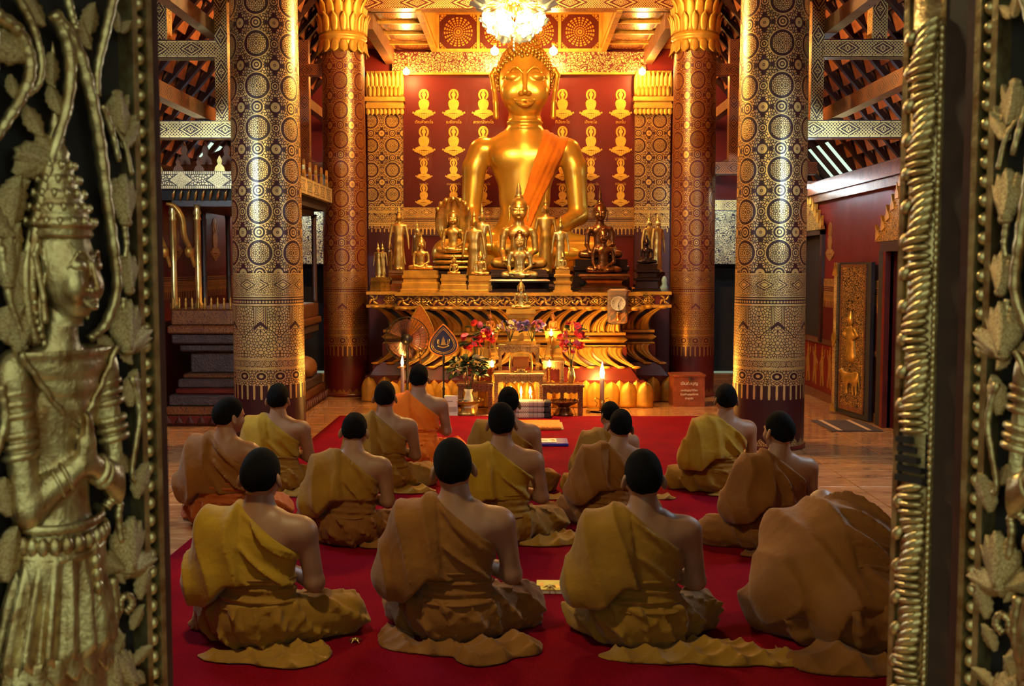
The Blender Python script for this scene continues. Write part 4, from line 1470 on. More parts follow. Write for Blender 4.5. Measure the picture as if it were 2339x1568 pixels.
def hands_template():
    """two palms pressed together, fingers pointing up (+z) and slightly forward"""
    s = SDF((-.05, -.06, -.07), (.05, .08, .16), .0046, pad=.02)
    for q in (-1, 1):
        s.cap((q * .030, -.035, -.055), (q * .014, .0, .0), .024, .020, .012)
        s.ell((q * .0135, .004, .035), (.0125, .036, .045), .01)
        for i, L in enumerate((.062, .074, .070, .054)):
            y0 = .032 - i * .019
            s.chain([(q * .011, y0, .070), (q * .011, y0 + .003, .070 + L * .5), (q * .010, y0 + .008, .070 + L)], [.0092, .0085, .0070], .003)
        s.chain([(q * .014, -.028, .02), (q * .014, -.046, .045), (q * .012, -.048, .075)], [.011, .0095, .0075], .004)
    return s.mesh()


(HV, HF), (RV, RF) = head_template()
HANDS = hands_template()


def rg(t):
    """soft valleys with sharp creases"""
    return 1 - 2 * np.abs(np.sin(t * .5)) ** .8


def rotx(a):
    c, s_ = math.cos(a), math.sin(a)
    return np.array([[1, 0, 0], [0, c, -s_], [0, s_, c]], np.float32)


def rotz(a):
    c, s_ = math.cos(a), math.sin(a)
    return np.array([[c, -s_, 0], [s_, c, 0], [0, 0, 1]], np.float32)


def roty(a):
    c, s_ = math.cos(a), math.sin(a)
    return np.array([[c, 0, s_], [0, 1, 0], [-s_, 0, c]], np.float32)


def monk(px, py_base, hx, py_top, label, vox=.0125, bend=.06, side=0.0, yaw=0.0, hyaw=0.0, hpitch=0.0, htilt=0.0, up='robe_ochre', low='robe_ochre',
         knee=(.30, .21), tails=(), seed=0, scale=None, arm=1.0, hem=0.0, sashm=None):
    g = ground(px, py_base)
    s0 = 1.0
    for _ in range(3):
        Y = float(g[1]) + .15 * s0
        zt = .105 + (.845 - .105) * math.cos(bend) * math.cos(side)
        s0 = float(at(hx, py_top, Y + .1)[2]) / zt if scale is None else scale
    loc = (float(g[0]) * Y / float(g[1]), Y, .013)
    rr = np.random.default_rng(seed + 50)
    B0 = .13
    cb, sb_ = math.cos(bend), math.sin(bend)

    def f(p):
        x, y, z = p
        if z <= B0: return p
        dz = z - B0
        return (x + math.sin(side) * dz, y * cb + dz * sb_, B0 + (dz * cb - y * sb_))
    er = (-bend, side, 0)
    lo, hi = (-.50, -.24, -.012), (.50, .46, .66)
    if bend > .6: hi = (.50, .72, .66)

    def torso(s):
        s.ell((0, 0, .115), (.172, .132, .118), .05).ell(f((0, .005, .25)), (.135, .098, .13), .06, rot=er)
        s.ell(f((0, 0, .405)), (.162, .105, .155), .05, rot=er)
        s.cap(f((-.125, -.005, .488)), f((.125, -.005, .488)), .068, .068, .05)
        s.cap(f((-.07, -.012, .545)), f((.07, -.012, .545)), .042, .042, .05)
        s.cap(f((-.03, -.01, .54)), f((0, .0, .60)), .05, .056, .03)
        if bend > .6: s.ell(f((0, -.055, .38)), (.175, .13, .19), .06, rot=er)
        for q in (-1, 1): s.ell(f((q * .182, -.002, .487)), (.060, .060, .066), .045, rot=er)

    def legs(s, r):
        kl, kr, ky = knee if len(knee) == 3 else (knee[0], knee[0], knee[1])
        for q in (-1, 1):
            kx = kl if q < 0 else kr
            s.cap((q * .09, .03, .10), (q * kx, ky, .085), .095 + r, .078 + r, .05)
            s.cap((q * kx, ky, .075), (-q * .06, .36, .06), .066 + r, .045 + r, .04)
            s.ell((-q * .12, .36, .05), (.085, .045, .036), .02)

    b = SDF(lo, hi, vox, pad=.045)
    torso(b); legs(b, 0)
    eln = f((.235, .035, .265)); ell_ = f((-.235, .035, .265))
    hc = f((0, .27, .35)) if bend < .6 else (0, .62, .12)
    for q, el in ((1, eln), (-1, ell_)):
        b.cap(f((q * .200, 0, .485)), el, .050, .041, .03)
        b.cap(el, (hc[0] + q * .032, hc[1] - .04, hc[2] - .055), .041, .026, .02)
    b.cap(f((0, -.012, .53)), f((0, -.008, .66)), .060, .054, .03)
    x, y, z = b.xyz()
    b.D = np.maximum(b.D, -z)
    V, Fq = b.mesh()
    # head
    piv = np.array(f((0, .0, .600)), np.float32)
    if bend > .6: piv = piv + np.array([0, .02, -.09], np.float32)
    Rh = roty(side + htilt) @ rotz(hyaw) @ rotx(-(bend * .8 + hpitch))
    hv = HV @ Rh.T + piv
    Rb = rotx(-.35) if bend < .6 else rotx(-1.4)
    hd = HANDS[0] @ Rb.T + np.array(hc, np.float32)
    V, Fq = join_np([(V, Fq), (hv, HF), (hd, HANDS[1])])
    body = link('person', mesh_np('person', V, Fq, M['skin']), None, loc, (0, 0, yaw), s0)
    tag(body, label, 'person', 'seated monks')
    link('hair', mesh_np('hair', RV @ Rh.T + piv, RF, M['hair']), body)
    # unbent coordinates for cutting and folding the cloth
    u = SDF(lo, hi, vox, pad=.05)
    torso(u)
    u.cap(f((-.195, .0, .490)), ell_, .062, .072 + .012 * arm, .05)
    u.cap(ell_, f((-.10, .17, .27)), .075, .05, .05)
    u.ell(f((-.14, -.015, .33)), (.12, .105, .20), .06, rot=er)
    x, y, z = u.xyz()
    dz = z - B0
    zz = B0 + (dz * cb + y * sb_); yy = y * cb - dz * sb_
    xx = x - math.sin(side) * np.maximum(zz - B0, 0)
    n1 = fnoise(xx * 11, yy * 11, zz * 11, seed); n2 = fnoise(xx * 26, yy * 26, zz * 26, seed + 1)
    gl = .62 * (xx + .045) + .78 * (zz - .575) + .005 * n1
    m_r = np.clip((xx + .09) / .12, 0, 1); m_r = m_r * m_r * (3 - 2 * m_r)
    q1 = gl + .035 * n1
    fold = m_r * (.0105 * rg(q1 * (50 + 8 * rr.uniform()) + 2.2 * xx * 8 + n1) + .0050 * rg(q1 * 105 + n2 * 1.2 + xx * 14))
    fold = fold + (1 - m_r) * (.0070 * rg(xx * 48 + n1 * 2.2 + zz * 9) + .003 * n2)
    sag = .012 * np.clip(1 - (zz - .26) / .10, 0, 1)
    edge = np.clip(((-.055 - .10 * (zz - .45) + .006 * n1) - xx) / .010, 0, 1) * .010
    D = u.D - np.maximum(.018 + 1.6 * fold + .004 * n1, .007) - sag - edge
    roll = np.abs(gl + .012); D = D - .006 * np.clip(1 - roll / .016, 0, 1) * (xx > -.06)
    cut = np.maximum(gl, .272 + .012 * n1 - .10 * np.clip((-xx - .10) / .1, 0, 1) - zz - hem)
    u.D = np.maximum(D, cut).astype(np.float32)
    Vr, Fr = u.mesh()
    link('upper_robe', mesh_np('upper_robe', Vr, Fr, M[up]), body)
    # sash
    w = SDF(lo, hi, vox, pad=.05); torso(w)
    hf = .0085 * rg(zz * 150 + n1 * 2.0 + xx * 10) + .004 * rg(zz * 85 + 3 * n1)
    w.D = np.maximum(w.D - .022 - np.maximum(hf, -.012), np.maximum(.165 + .02 * xx + .008 * n1 - zz, zz - .300 - .03 * xx - .006 * n1)).astype(np.float32)
    Vs, Fs = w.mesh()
    link('waist_sash', mesh_np('waist_sash', Vs, Fs, M[sashm or low]), body)
    # lower robe over hips and crossed legs
    l = SDF(lo, hi, vox, pad=.05)
    l.ell((0, 0, .115), (.178, .138, .122), .05).ell((0, .0, .2), (.145, .105, .08), .04); legs(l, .004); l.ell((0, .19, .055), (.30, .19, .062), .06)
    ang = np.arctan2(y - .05, x)
    rad = np.sqrt(x * x + (y - .05) ** 2)
    lf = .0095 * rg(ang * 13 + n1 * 2.4 + z * 24) * np.clip(rad / .2, 0, 1) + .0080 * rg((x * .7 + z * .9) * 50 + n1 * 2.5) + .0040 * rg((x * .5 - z * 1.1 + y) * 88 + n2 * 2.0) + .003 * n2
    lf = np.maximum(1.35 * lf, -.012)
    l.D = np.maximum(np.maximum(l.D - .019 - lf, z - .20 - .01 * n1), -z).astype(np.float32)
    Vl, Fl = l.mesh()
    link('lower_robe', mesh_np('lower_robe', Vl, Fl, M[low]), body)
    # loose cloth spread on the carpet
    if tails:
        tlo = [min(t[0] - t[2] for t in tails) - .08, min(t[1] - t[2] for t in tails) - .08, -.012]
        thi = [max(t[0] + t[2] for t in tails) + .08, max(t[1] + t[2] for t in tails) + .08, .15]
        c = SDF(tlo, thi, min(vox, .0085), pad=.04)
        for (cx, cy, rx, ry, ro, hh) in tails: c.ell((cx, cy + .01, .0), (rx, ry * 1.35, hh * .9 + .010), .03, rot=(0, 0, ro))
        x, y, z = c.xyz()
        m1 = fnoise(x * 9, y * 9, 0 * z + .3, seed + 9)
        t0 = tails[0][4]
        al = x * math.cos(t0 + .5) + y * math.sin(t0 + .5)
        rd = (.012 * rg(al * 52 + m1 * 3.4) + .008 * rg((y - x * .5) * 74 + m1 * 3.0)) * np.clip(z / .016, 0, 1) + .009 * m1
        c.D = np.maximum(c.D - rd * 1.0, -z).astype(np.float32)
        Vt, Ft = c.mesh()
        link('robe_hem', mesh_np('robe_hem', Vt, Ft, M[low]), body)
    return body, s0


ROW = []
def mk(*a, **k):
    o, s0 = monk(*a, **k); ROW.append(o)
    pr = proj(o.location); print('MONK', a[:4], 'scale %.2f' % s0, 'loc %.2f %.2f' % (o.location.x, o.location.y))


mk(592, 1508, 590, 1025, 'monk in olive ochre robe, leftmost of the front row, loose hem spread behind him', vox=.0088, bend=.10, side=-.0, up='robe_yellow', low='robe_ochre', yaw=-.10,
   tails=((.02, -.17, .24, .07, .05, .020), (.17, -.16, .17, .10, -.2, .045), (.25, -.12, .10, .09, .3, .03)), seed=1, knee=(.27, .325, .20))
mk(1040, 1495, 1043, 1000, 'monk in brown ochre robe, head tilted left, second from left in the front row', vox=.0088, bend=.06, hyaw=.15, htilt=-.08, up='robe_brown', low='robe_brown', yaw=-.05,
   tails=((-.05, -.16, .24, .05, -.1, .025), (.14, -.22, .12, .08, .6, .055), (.27, -.12, .11, .08, .2, .05), (-.24, -.06, .08, .10, .4, .04)), seed=2, knee=(.22, .275, .20))
mk(1468, 1508, 1473, 1025, 'monk in dull ochre robe, third in the front row, long robe tail trailing right', vox=.0088, bend=.05, hyaw=0, up='robe_ochre', low='robe_ochre', yaw=.03,
   tails=((.05, -.17, .26, .06, -.05, .03), (.30, -.15, .20, .10, -.25, .045), (.52, -.20, .20, .07, -.15, .018)), seed=3, knee=(.19, .27, .21))
mk(1978, 1525, 1960, 1165, 'monk bowing deeply forward in brown robe at the right end of the front row', vox=.0105, bend=1.08, yaw=.05, up='robe_brown', low='robe_brown', scale=1.20, hpitch=1.1,
   tails=((-.16, -.14, .16, .09, .2, .06), (-.08, -.2, .14, .06, .1, .03)), seed=4, knee=(.27, .30, .22), hem=.23)
mk(505, 1222, 520, 908, 'monk in brown robe draped to the floor, looking right, leftmost in the second row', bend=.10, hyaw=-.45, side=.05, up='robe_brown', low='robe_rust', seed=5,
   tails=((.22, .02, .16, .09, -.1, .06),), hem=.04, yaw=-.25)
mk(800, 1262, 818, 945, 'monk with protruding ears and yellow brown robe, second in the second row', bend=.16, hpitch=.15, side=.03, up='robe_ochre', low='robe_brown', seed=6, tails=((.20, -.06, .14, .06, .2, .04),))
mk(1150, 1258, 1135, 920, 'monk in bright yellow folded robe with dark hem spread right, middle of the second row', bend=.05, up='robe_yellow', low='robe_ochre', seed=7, side=-.02,
   tails=((.25, -.03, .22, .08, .08, .045), (.38, .02, .12, .08, .1, .05)))
mk(1395, 1222, 1446, 938, 'monk leaning right, half hidden behind the third front-row monk', bend=.12, side=.12, up='robe_brown', low='robe_brown', seed=8, tails=((-.05, -.12, .2, .06, .1, .03),))
mk(1770, 1275, 1796, 940, 'monk in dark brown robe with orange knee, rightmost in the second row', bend=.06, side=.05, hyaw=.25, up='robe_brown', low='robe_brown', seed=9, yaw=.12,
   tails=((.0, -.13, .26, .06, .02, .03), (.26, -.08, .16, .06, -.2, .025)), knee=(.34, .30, .17))
mk(637, 1138, 630, 876, 'monk in yellow robe in front of the left pillar', bend=.04, up='robe_yellow', low='robe_ochre', seed=10, tails=((.16, -.10, .16, .07, .1, .035),), yaw=-.04)
mk(880, 1133, 873, 871, 'monk in ochre robe just behind the orange-robed monk', bend=.05, up='robe_ochre', low='robe_ochre', seed=11, tails=((.22, -.08, .18, .07, .1, .04),))
mk(1160, 1148, 1157, 884, 'monk in ochre robe beside the blue folder, head before the altar candles', bend=.05, up='robe_ochre', low='robe_ochre', seed=12, tails=((.32, -.07, .12, .06, -.2, .03),), htilt=.03)
mk(1390, 1150, 1421, 924, 'monk bending low beyond the half hidden leaning monk, only head and shoulder showing', bend=.30, side=.06, up='robe_ochre', low='robe_ochre', seed=13, tails=((.45, -.02, .14, .07, -.3, .03),), hyaw=.3)
mk(1650, 1138, 1671, 877, 'monk in bright ochre robe beside the right pillar foot', bend=.04, side=.04, up='robe_yellow', low='robe_ochre', seed=14, yaw=.10, tails=((.0, -.12, .16, .05, .0, .025),))
mk(957, 1068, 957, 832, 'monk in vivid orange robe sitting closest to the altar', bend=.04, up='robe_orange', low='robe_orange', seed=15, tails=((.18, -.06, .16, .07, .1, .04),), yaw=-.03)
# ---------------------------------------------------------------- carved door leaves at the entrance
LE, LA = np.array([-.601, 1.734, 0.0]), math.atan2(.857, .515)      # meeting edge and direction of the left leaf
RE = np.array([.642, 1.75, 0.0])
ca, sa = math.cos(LA), math.sin(LA)


def lf(px, py, d=.03):
    """photo direction -> point (x along leaf, z up) on the carved face, d in front of the panel ground"""
    r = ray(px, py)
    n = np.array([sa, -ca, 0.0])          # face normal
    t = (n @ (LE - EYE) + d) / (n @ r)
    p = EYE + r * t - LE
    return (float(p[0] * ca + p[1] * sa), -d, float(p[2]))


def spline(pts, n=8):
    P = [np.array(p, float) for p in pts]
    P = [2 * P[0] - P[1]] + P + [2 * P[-1] - P[-2]]
    out = []
    for i in range(1, len(P) - 2):
        for k in range(n):
            t = k / n
            out.append(.5 * ((2 * P[i]) + (-P[i - 1] + P[i + 1]) * t + (2 * P[i - 1] - 5 * P[i] + 4 * P[i + 1] - P[i + 2]) * t * t + (-P[i - 1] + 3 * P[i] - 3 * P[i + 1] + P[i + 2]) * t ** 3))
    out.append(P[-2])
    return out


M['door_gold'] = plain('weathered_door_gilding', (.78, .58, .27), .36, .85, .6, 26, .45, 90, .004, dark=(.30, .13, .04))
M['door_dark'] = plain('door_dark_lacquer', (.016, .008, .006), .6)
M['door_stile'] = plain('door_stile_wood', (.085, .022, .014), .45, 0, .4, 14, .15, 60)
dg = M['door_gold']


def carved_leaf_mesh():
    mb = MB()
    def fn(u, v):
        a = (u - .5) * 2
        w = .30 * math.sin(PI * min(1, v * .92 + .06)) ** .8 * (1 + .12 * math.cos(v * 28))
        return (a * w, -.10 * math.cos(a * 1.4) - .06 * v * v - .03 * (abs(a) < .2), v)
    mb.grid(fn, 8, 14, thick=(0, .08, 0))
    return mb.mesh('carved_leaf', dg)


def bud_mesh():
    mb = MB()
    for k, (ry, s_) in enumerate(((0, 1), (-.5, .9), (.5, .9), (-.95, .7), (.95, .7))):
        def fn(u, v):
            a = (u - .5) * 2
            w = .26 * s_ * math.sin(PI * min(1, v * .85 + .12)) ** .7
            x = a * w + math.sin(ry) * v * .42
            return (x, -.22 * math.cos(a * 1.3) * (1 - .35 * v) + abs(ry) * .08, v * s_)
        mb.grid(fn, 6, 10, thick=(0, .05, 0))
    mb.ell((0, -.08, 0), (.16, .13, .12), 12, 8)
    return mb.mesh('lotus_bud', dg)


CL, BUD = carved_leaf_mesh(), bud_mesh()


def door_content(root):
    """everything carved on one leaf, in leaf space (x <= 0 towards the hinge, carved side = -y)"""
    MB().box((-.66, .0, .02), (0, .045, 2.70)).build('board', M['door_dark'], root)
    MB().box((-.020, -.022, .02), (0, .0, 2.70)).build('stile', M['door_stile'], root)
    MB().box((-.640, -.022, .02), (-.58, .0, 2.70)).build('stile', M['door_stile'], root)
    # beaded border
    bd = MB().box((-.032, -.034, .05), (-.022, .0, 2.66)).box((-.060, -.034, .05), (-.0500, .0, 2.66)).build('border_rail', dg, root)
    bead = MB().ell((0, 0, 0), (.0105, .016, .0125), 10, 8).mesh('bead', dg)
    for i in range(44): link('bead', bead, bd, (-.0410, -.018, .82 + i * .0285))
    # --- divine figure with joined palms
    s = SDF((-.33, -.125, .45), (-.045, .01, 1.50), .0052, pad=.02)
    cx = -.160
    s.ell((cx, -.03, 1.345), (.082, .048, .085), 0).ell((cx, -.03, 1.225), (.058, .042, .085), .04).ell((cx - .005, -.03, 1.12), (.080, .05, .07), .04)
    s.cap((cx - .085, -.03, 1.400), (cx + .085, -.03, 1.400), .030, .030, .03).cap((cx, -.035, 1.38), (cx + .004, -.04, 1.50), .036, .033, .02)
    CXN, FS = -.200, .77
    un = lambda p: (cx + (p[0] - CXN) / FS, p[1] / .7, p[2])
    L, Rr = un(lf(62, 1165, .035)), un(lf(272, 1108, .035))
    h0 = un(lf(196, 1062, .06))
    for q, el in ((-1, L), (1, Rr)):
        sh_ = (cx + q * .098, -.035, 1.385)
        s.ell(sh_, (.036, .034, .038), .02).cap(sh_, el, .030, .027, .015)
        s.cap(el, (h0[0] + q * .012, -.085, h0[2]), .028, .017, .012)
        s.cap((h0[0] + q * .007, -.088, h0[2]), (h0[0] + q * .006, -.092, h0[2] + .035), .014, .013, .006)
        for i in range(4): s.cap((h0[0] + q * .006, -.082 - i * .0065, h0[2] + .03), (h0[0] + q * .004, -.084 - i * .006, h0[2] + .072 + .006 * (i in (1, 2))), .0052, .0042, .002)
    s.cap((cx - .045, -.03, 1.1), (cx - .055, -.03, .48), .055, .05, .03).cap((cx + .03, -.03, 1.1), (cx + .03, -.03, .48), .055, .045, .03)
    V, Fq = s.mesh()
    fig = link('divine_figure', mesh_np('divine_figure', V, Fq, dg), root, (CXN - FS * cx, 0, 0), None, (FS, .7, 1))
    k = .172
    hv = (HEADV - np.array([0, 0, 2.05], np.float32)) * k
    hv = hv @ rotz(.35).T
    link('head', mesh_np('head', hv + np.array([cx + .012, -.045, 1.470], np.float32), HEADF, dg), fig)
    MB().ell((cx + .008, -.030, 1.565), (.056, .060, .058), 20, 12).build('hair', dg, fig)
    cr = []
    for i in range(9):
        t = i / 8; r = .060 * (1 - t) ** 1.25 + .006; z = 1.603 + .165 * t
        cr += [(r, z), (r * 1.12, z + .006), (r * .92, z + .013)]
    cr += [(.008, 1.785), (.010, 1.792), (.004, 1.80), (.004, 1.86), (0, 1.875)]
    crown = MB().lathe([(.060, 1.588), (.066, 1.594), (.062, 1.601)] + cr, 24, c=(cx + .006, -.038, 0)).build('crown', dg, fig)
    bm = MB().ell((0, 0, 0), (.006, .006, .007), 8, 6).mesh('crown_bead', dg)
    for i in range(5):
        r = .060 * (1 - i / 8) ** 1.25 + .009; n = 18 - 2 * i
        for q in range(n):
            a = 2 * PI * q / n
            if math.sin(a) < .3: link('crown_bead', bm, crown, (cx + .006 + r * math.cos(a), -.038 + r * math.sin(a), 1.612 + .0206 * i))
    # beaded side lock
    lock = MB()
    lk = spline([(cx - .050, -.04, 1.60), (cx - .072, -.05, 1.545), (cx - .070, -.05, 1.48), (cx - .055, -.05, 1.435)])
    lock.tube(lk, .009, 8)
    for p in lk[::2]: lock.ell((p[0] + .012, p[1] - .006, p[2]), (.006, .006, .006), 8, 6)
    lock.tube(spline([(cx - .030, -.06, 1.56), (cx - .050, -.06, 1.50), (cx - .046, -.055, 1.45)]), .005, 6)
    lock.build('side_lock', dg, fig)
    # collar, shoulder band, arm rings, belt
    def collar(u, v):
        a = (u - .5) * 2
        w = .105 * (1 - v) ** .8
        return (cx + a * w + .012 * v, -.055 - .045 * math.cos(a * 1.2) * (1 - .3 * v) - .004 * math.cos(v * 25), 1.425 - .115 * v)
    MB().grid(collar, 14, 12, thick=(0, .008, 0)).build('collar', dg, fig)
    rim = [collar(0, i / 12) for i in range(13)] + [collar(1, 1 - i / 12) for i in range(13)]
    MB().tube([(p[0], p[1] - .006, p[2]) for p in rim], .006, 6).build('collar_rim', dg, fig)
    ring = MB()
    for q, el in ((-1, L), (1, Rr)):
        a, b = np.array((cx + q * .098, -.035, 1.385)), np.array(el)
        for t in (.10, .18, .27, .42, .50, .58):
            c = a + (b - a) * t
            ax = Vector(b - a).normalized(); Rm = Vector((0, 0, 1)).rotation_difference(ax).to_matrix().to_4x4()
            ring.lathe([(.030, -.006), (.0355, -.003), (.0355, .003), (.030, .006)], 18, M=Matrix.Translation(c.tolist()) @ Rm)
        c = np.array(el) * .35 + np.array((h0[0] + q * .012, -.085, h0[2])) * .65
        ax = Vector(np.array((h0[0] + q * .012, -.085, h0[2])) - np.array(el)).normalized(); Rm = Vector((0, 0, 1)).rotation_difference(ax).to_matrix().to_4x4()
        for dz in (-.009, .009): ring.lathe([(.020, -.005), (.0265, -.002), (.0265, .002), (.020, .005)], 16, M=Matrix.Translation(c.tolist()) @ Rm @ Matrix.Translation((0, 0, dz)))
    ring.build('arm_rings', dg, fig)
    belt = MB()
    for z, r in ((1.172, .008), (1.128, .008)):
        belt.tube([(cx - .005 + .088 * math.cos(a), -.028 + .060 * math.sin(a), z + .010 * math.sin(a)) for a in np.linspace(-PI * 1.05, .05 * PI, 24)], r, 8)
    for a in np.linspace(-PI, 0, 13): belt.ell((cx - .005 + .092 * math.cos(a), -.03 + .062 * math.sin(a), 1.148 + .010 * math.sin(a)), (.0125, .012, .014), 8, 6)
    for i in range(10): belt.ell((cx + .03 + .0035 * i, -.090 + .002 * i, 1.125 - i * .021), (.011, .010, .012), 8, 6)
    belt.build('belt', dg, fig)
    def skirt(u, v):
        a = (u - .5) * PI * 1.08
        w = .082 + .045 * v; pl = .010 * math.sin(u * 2 * PI * 9) * min(1, v * 2)
        return (cx - .012 - .012 * v + (w + pl) * math.sin(a), -.030 - (.062 + .012 * v + pl) * math.cos(a), 1.13 - .165 * v + .010 * math.sin(u * 2 * PI * 9) * v)
    MB().grid(skirt, 54, 10, thick=(0, .006, .0)).build('pleated_skirt', dg, fig)
    def hemf(u, v):
        a = (u - .5) * PI * 1.05; sc = abs(math.sin(u * PI * 11))
        return (cx - .024 + (.118 + .010 * v) * math.sin(a), -.028 - (.070 + .004 * sc) * math.cos(a), .975 - .040 * v * (.55 + .45 * sc))
    MB().grid(hemf, 66, 6, thick=(0, .01, 0)).build('scalloped_hem', dg, fig)
    # --- vines, leaves and lotus buds around the figure
    def vine(pts, r, d=.035):
        P = spline([lf(x, y, d) for x, y in pts])
        n_ = len(P)
        rad = [r * (1 - .35 * i / n_) * (1 + .10 * math.sin(i * 1.9)) for i in range(n_)]
        MB().tube(P, rad, 8, flat=.9).build('vine', dg, root)
    for pts, r in (([(130, 40), (158, 120), (155, 230), (112, 380), (82, 520), (72, 640), (78, 720)], .011),
                   ([(120, 30), (170, 100), (205, 210), (228, 330), (243, 450), (258, 560), (266, 660), (240, 740), (205, 775)], .012),
                   ([(262, -20), (240, 80), (222, 160), (222, 220)], .009), ([(150, -20), (165, 40), (175, 70)], .008),
                   ([(-15, 30), (40, 70), (68, 140), (60, 200), (20, 270), (-20, 330)], .012), ([(35, -15), (70, 50), (93, 130), (88, 190), (62, 218)], .008),
                   ([(232, 240), (255, 300), (272, 370)], .007), ([(283, 515), (288, 560), (284, 590)], .006), ([(280, 680), (282, 720)], .006),
                   ([(0, 560), (20, 680), (40, 740), (60, 800)], .007), ([(300, 860), (318, 940), (310, 1010), (300, 1080), (308, 1100)], .007),
                   ([(240, 1160), (255, 1142), (272, 1150), (270, 1180), (276, 1240)], .009), ([(255, 1320), (262, 1400), (250, 1480), (258, 1600)], .010),
                   ([(285, 1400), (300, 1380), (292, 1360), (275, 1372), (272, 1400), (240, 1440)], .008), ([(0, 880), (10, 960), (-10, 1040)], .010),
                   ([(300, 400), (285, 330), (262, 290)], .005)): vine(pts, r)
    def put(me, nm, x, y, size, ang, d=.03, flip=1):
        if nm == 'carved_leaf' and x > 200: size *= .72
        link(nm, me, root, lf(x, y, d), (0, math.radians(ang), 0), (size * flip, size, size))
    for x, y, z, a in ((116, 120, .05, 185), (112, 195, .045, 160), (86, 300, .055, 150), (55, 240, .05, 150), (30, 350, .085, 95), (30, 400, .06, 60), (22, 170, .035, 170), (262, 20, .05, 175), (180, 45, .045, 160), (275, 75, .04, 40),
                       (280, 340, .075, 30), (278, 260, .045, 20), (292, 310, .05, 20), (20, 520, .075, 10), (10, 600, .06, 20), (0, 450, .05, 60), (200, 80, .05, 10), (100, 60, .05, -40), (60, 720, .055, -20),
                       (296, 930, .085, 8), (310, 1140, .085, 18), (290, 1080, .05, -20), (318, 1370, .075, 15), (300, 1440, .06, 30), (265, 1290, .05, 160), (270, 1340, .05, -150), (250, 1520, .07, 30), (300, 1520, .06, 60), (240, 1440, .05, 120), (262, 1560, .05, 90),
                       (10, 1330, .08, 10), (20, 1180, .06, -10), (8, 700, .07, 160), (330, 1560, .05, -40), (276, 790, .05, 150), (220, 770, .05, 120), (5, 780, .06, 30), (40, 660, .055, 10)):
        put(CL, 'carved_leaf', x, y, z, a)
    for x, y, z, a in ((262, 215, .062, 170), (280, 508, .075, 0), (290, 665, .062, 0), (284, 800, .080, 5), (282, 800, .06, 60), (290, 1300, .085, 5), (285, 1310, .06, 80), (278, 1300, .055, -60), (12, 650, .07, 5), (35, 800, .06, 30), (300, 1560, .07, -30), (258, 1600, .08, 0)):
        put(BUD, 'lotus_bud', x, y, z, a)
    rr = random.Random(4)
    for q in range(3):
        vine([(-60 - 110 * q + 45 * math.sin(k * .9 + q), -250 + 190 * k) for k in range(11)], .010)
    for k in range(34): put(CL, 'carved_leaf', rr.uniform(-370, -35), -200 + 55 * k, rr.uniform(.055, .09), rr.uniform(-170, 170))
    for k in range(9): put(BUD, 'lotus_bud', rr.uniform(-350, -60), -100 + 200 * k, .08, rr.uniform(-60, 60))


left = empty('door_leaf', LE, LA); tag(left, 'left carved door leaf, black with gilded praying figure, crown and vines', 'door', 'carved entrance doors')
door_content(left)
# the right leaf carries the mirrored carving, set back behind a braided meeting strip
right = empty('door_leaf', RE, -LA); tag(right, 'right carved door leaf with thick gilded braided strip along its edge', 'door', 'carved entrance doors')
OFF = .118
for ch in list(left.children):
    c = ch.copy(); COL.objects.link(c); c.parent = right
    mt = Matrix.Translation((OFF, 0, 0)) @ Matrix.Diagonal((-1, 1, 1, 1)) @ ch.matrix_basis
    c.matrix_basis = mt
    for g2 in list(ch.children):
        d = g2.copy(); COL.objects.link(d); d.parent = c
        for g3 in list(g2.children):
            e = g3.copy(); COL.objects.link(e); e.parent = d
MB().box((0, 0, .02), (.125, .05, 2.70)).build('meeting_stile', M['door_stile'], right)
MB().box((.072, -.012, .02), (.116, .0, 2.70)).build('flat_strip', plain('door_strip_wood', (.06, .025, .015), .55, 0, .3, 30), right)
MB().lathe([(0, .02), (.034, .02), (.034, 2.70), (0, 2.70)], 16, c=(.036, 0, 0), sy=.55).build('strip_core', M['door_gold'], right)
MB().box((-.004, -.016, .02), (.006, .03, 2.70)).build('edge_rail', dg, right)
MB().box((.066, -.014, .02), (.073, .0, 2.70)).build('inner_rail', dg, right)
lobe = MB().ell((0, 0, 0), (.026, .013, .0085), 12, 8).mesh('braid_lobe', dg)
side = MB().ell((0, 0, 0), (.010, .009, .014), 10, 6).mesh('braid_knot', dg)
edge = MB().ell((0, 0, 0), (.005, .005, .007), 8, 6).mesh('edge_bead', dg)
BRK = (1.19, 1.275)   # broken stretch of the braid
for i in range(86):
    z = .78 + i * .0135
    if BRK[0] < z < BRK[1]: continue
    ph = math.sin(i * .62)
    link('braid_lobe', lobe, right, (.040 + .004 * ph, -.020 - .004 * math.cos(i * .62), z), (random.uniform(-.1, .1), -.35 - .25 * ph, 0), (1, 1, 1 + .25 * ph))
    if i % 4 == 0: link('braid_knot', side, right, (.014, -.020, z), (0, .5, 0))
for i in range(96): link('edge_bead', edge, right, (.069, -.016, .78 + i * .012))
brk = MB().box((.008, -.014, BRK[0]), (.066, -.004, BRK[1]))
for i in range(5): brk.box((.010, -.028 + .004 * (i % 2), BRK[0] + .004 + i * .016), (.064 - .006 * i, -.008, BRK[0] + .014 + i * .016))
brk.build('broken_wood', M['door_dark'], right)
# ---------------------------------------------------------------- things in front of the altar
FLAME = glow('candle_flame', (1.0, .50, .10), 170)


def flame_mesh(sc=1.0):
    return MB().lathe([(.0, -.012), (.008, 0), (.0105, .012), (.006, .032), (.002, .05), (0, .058)], 10).mesh('flame', FLAME)


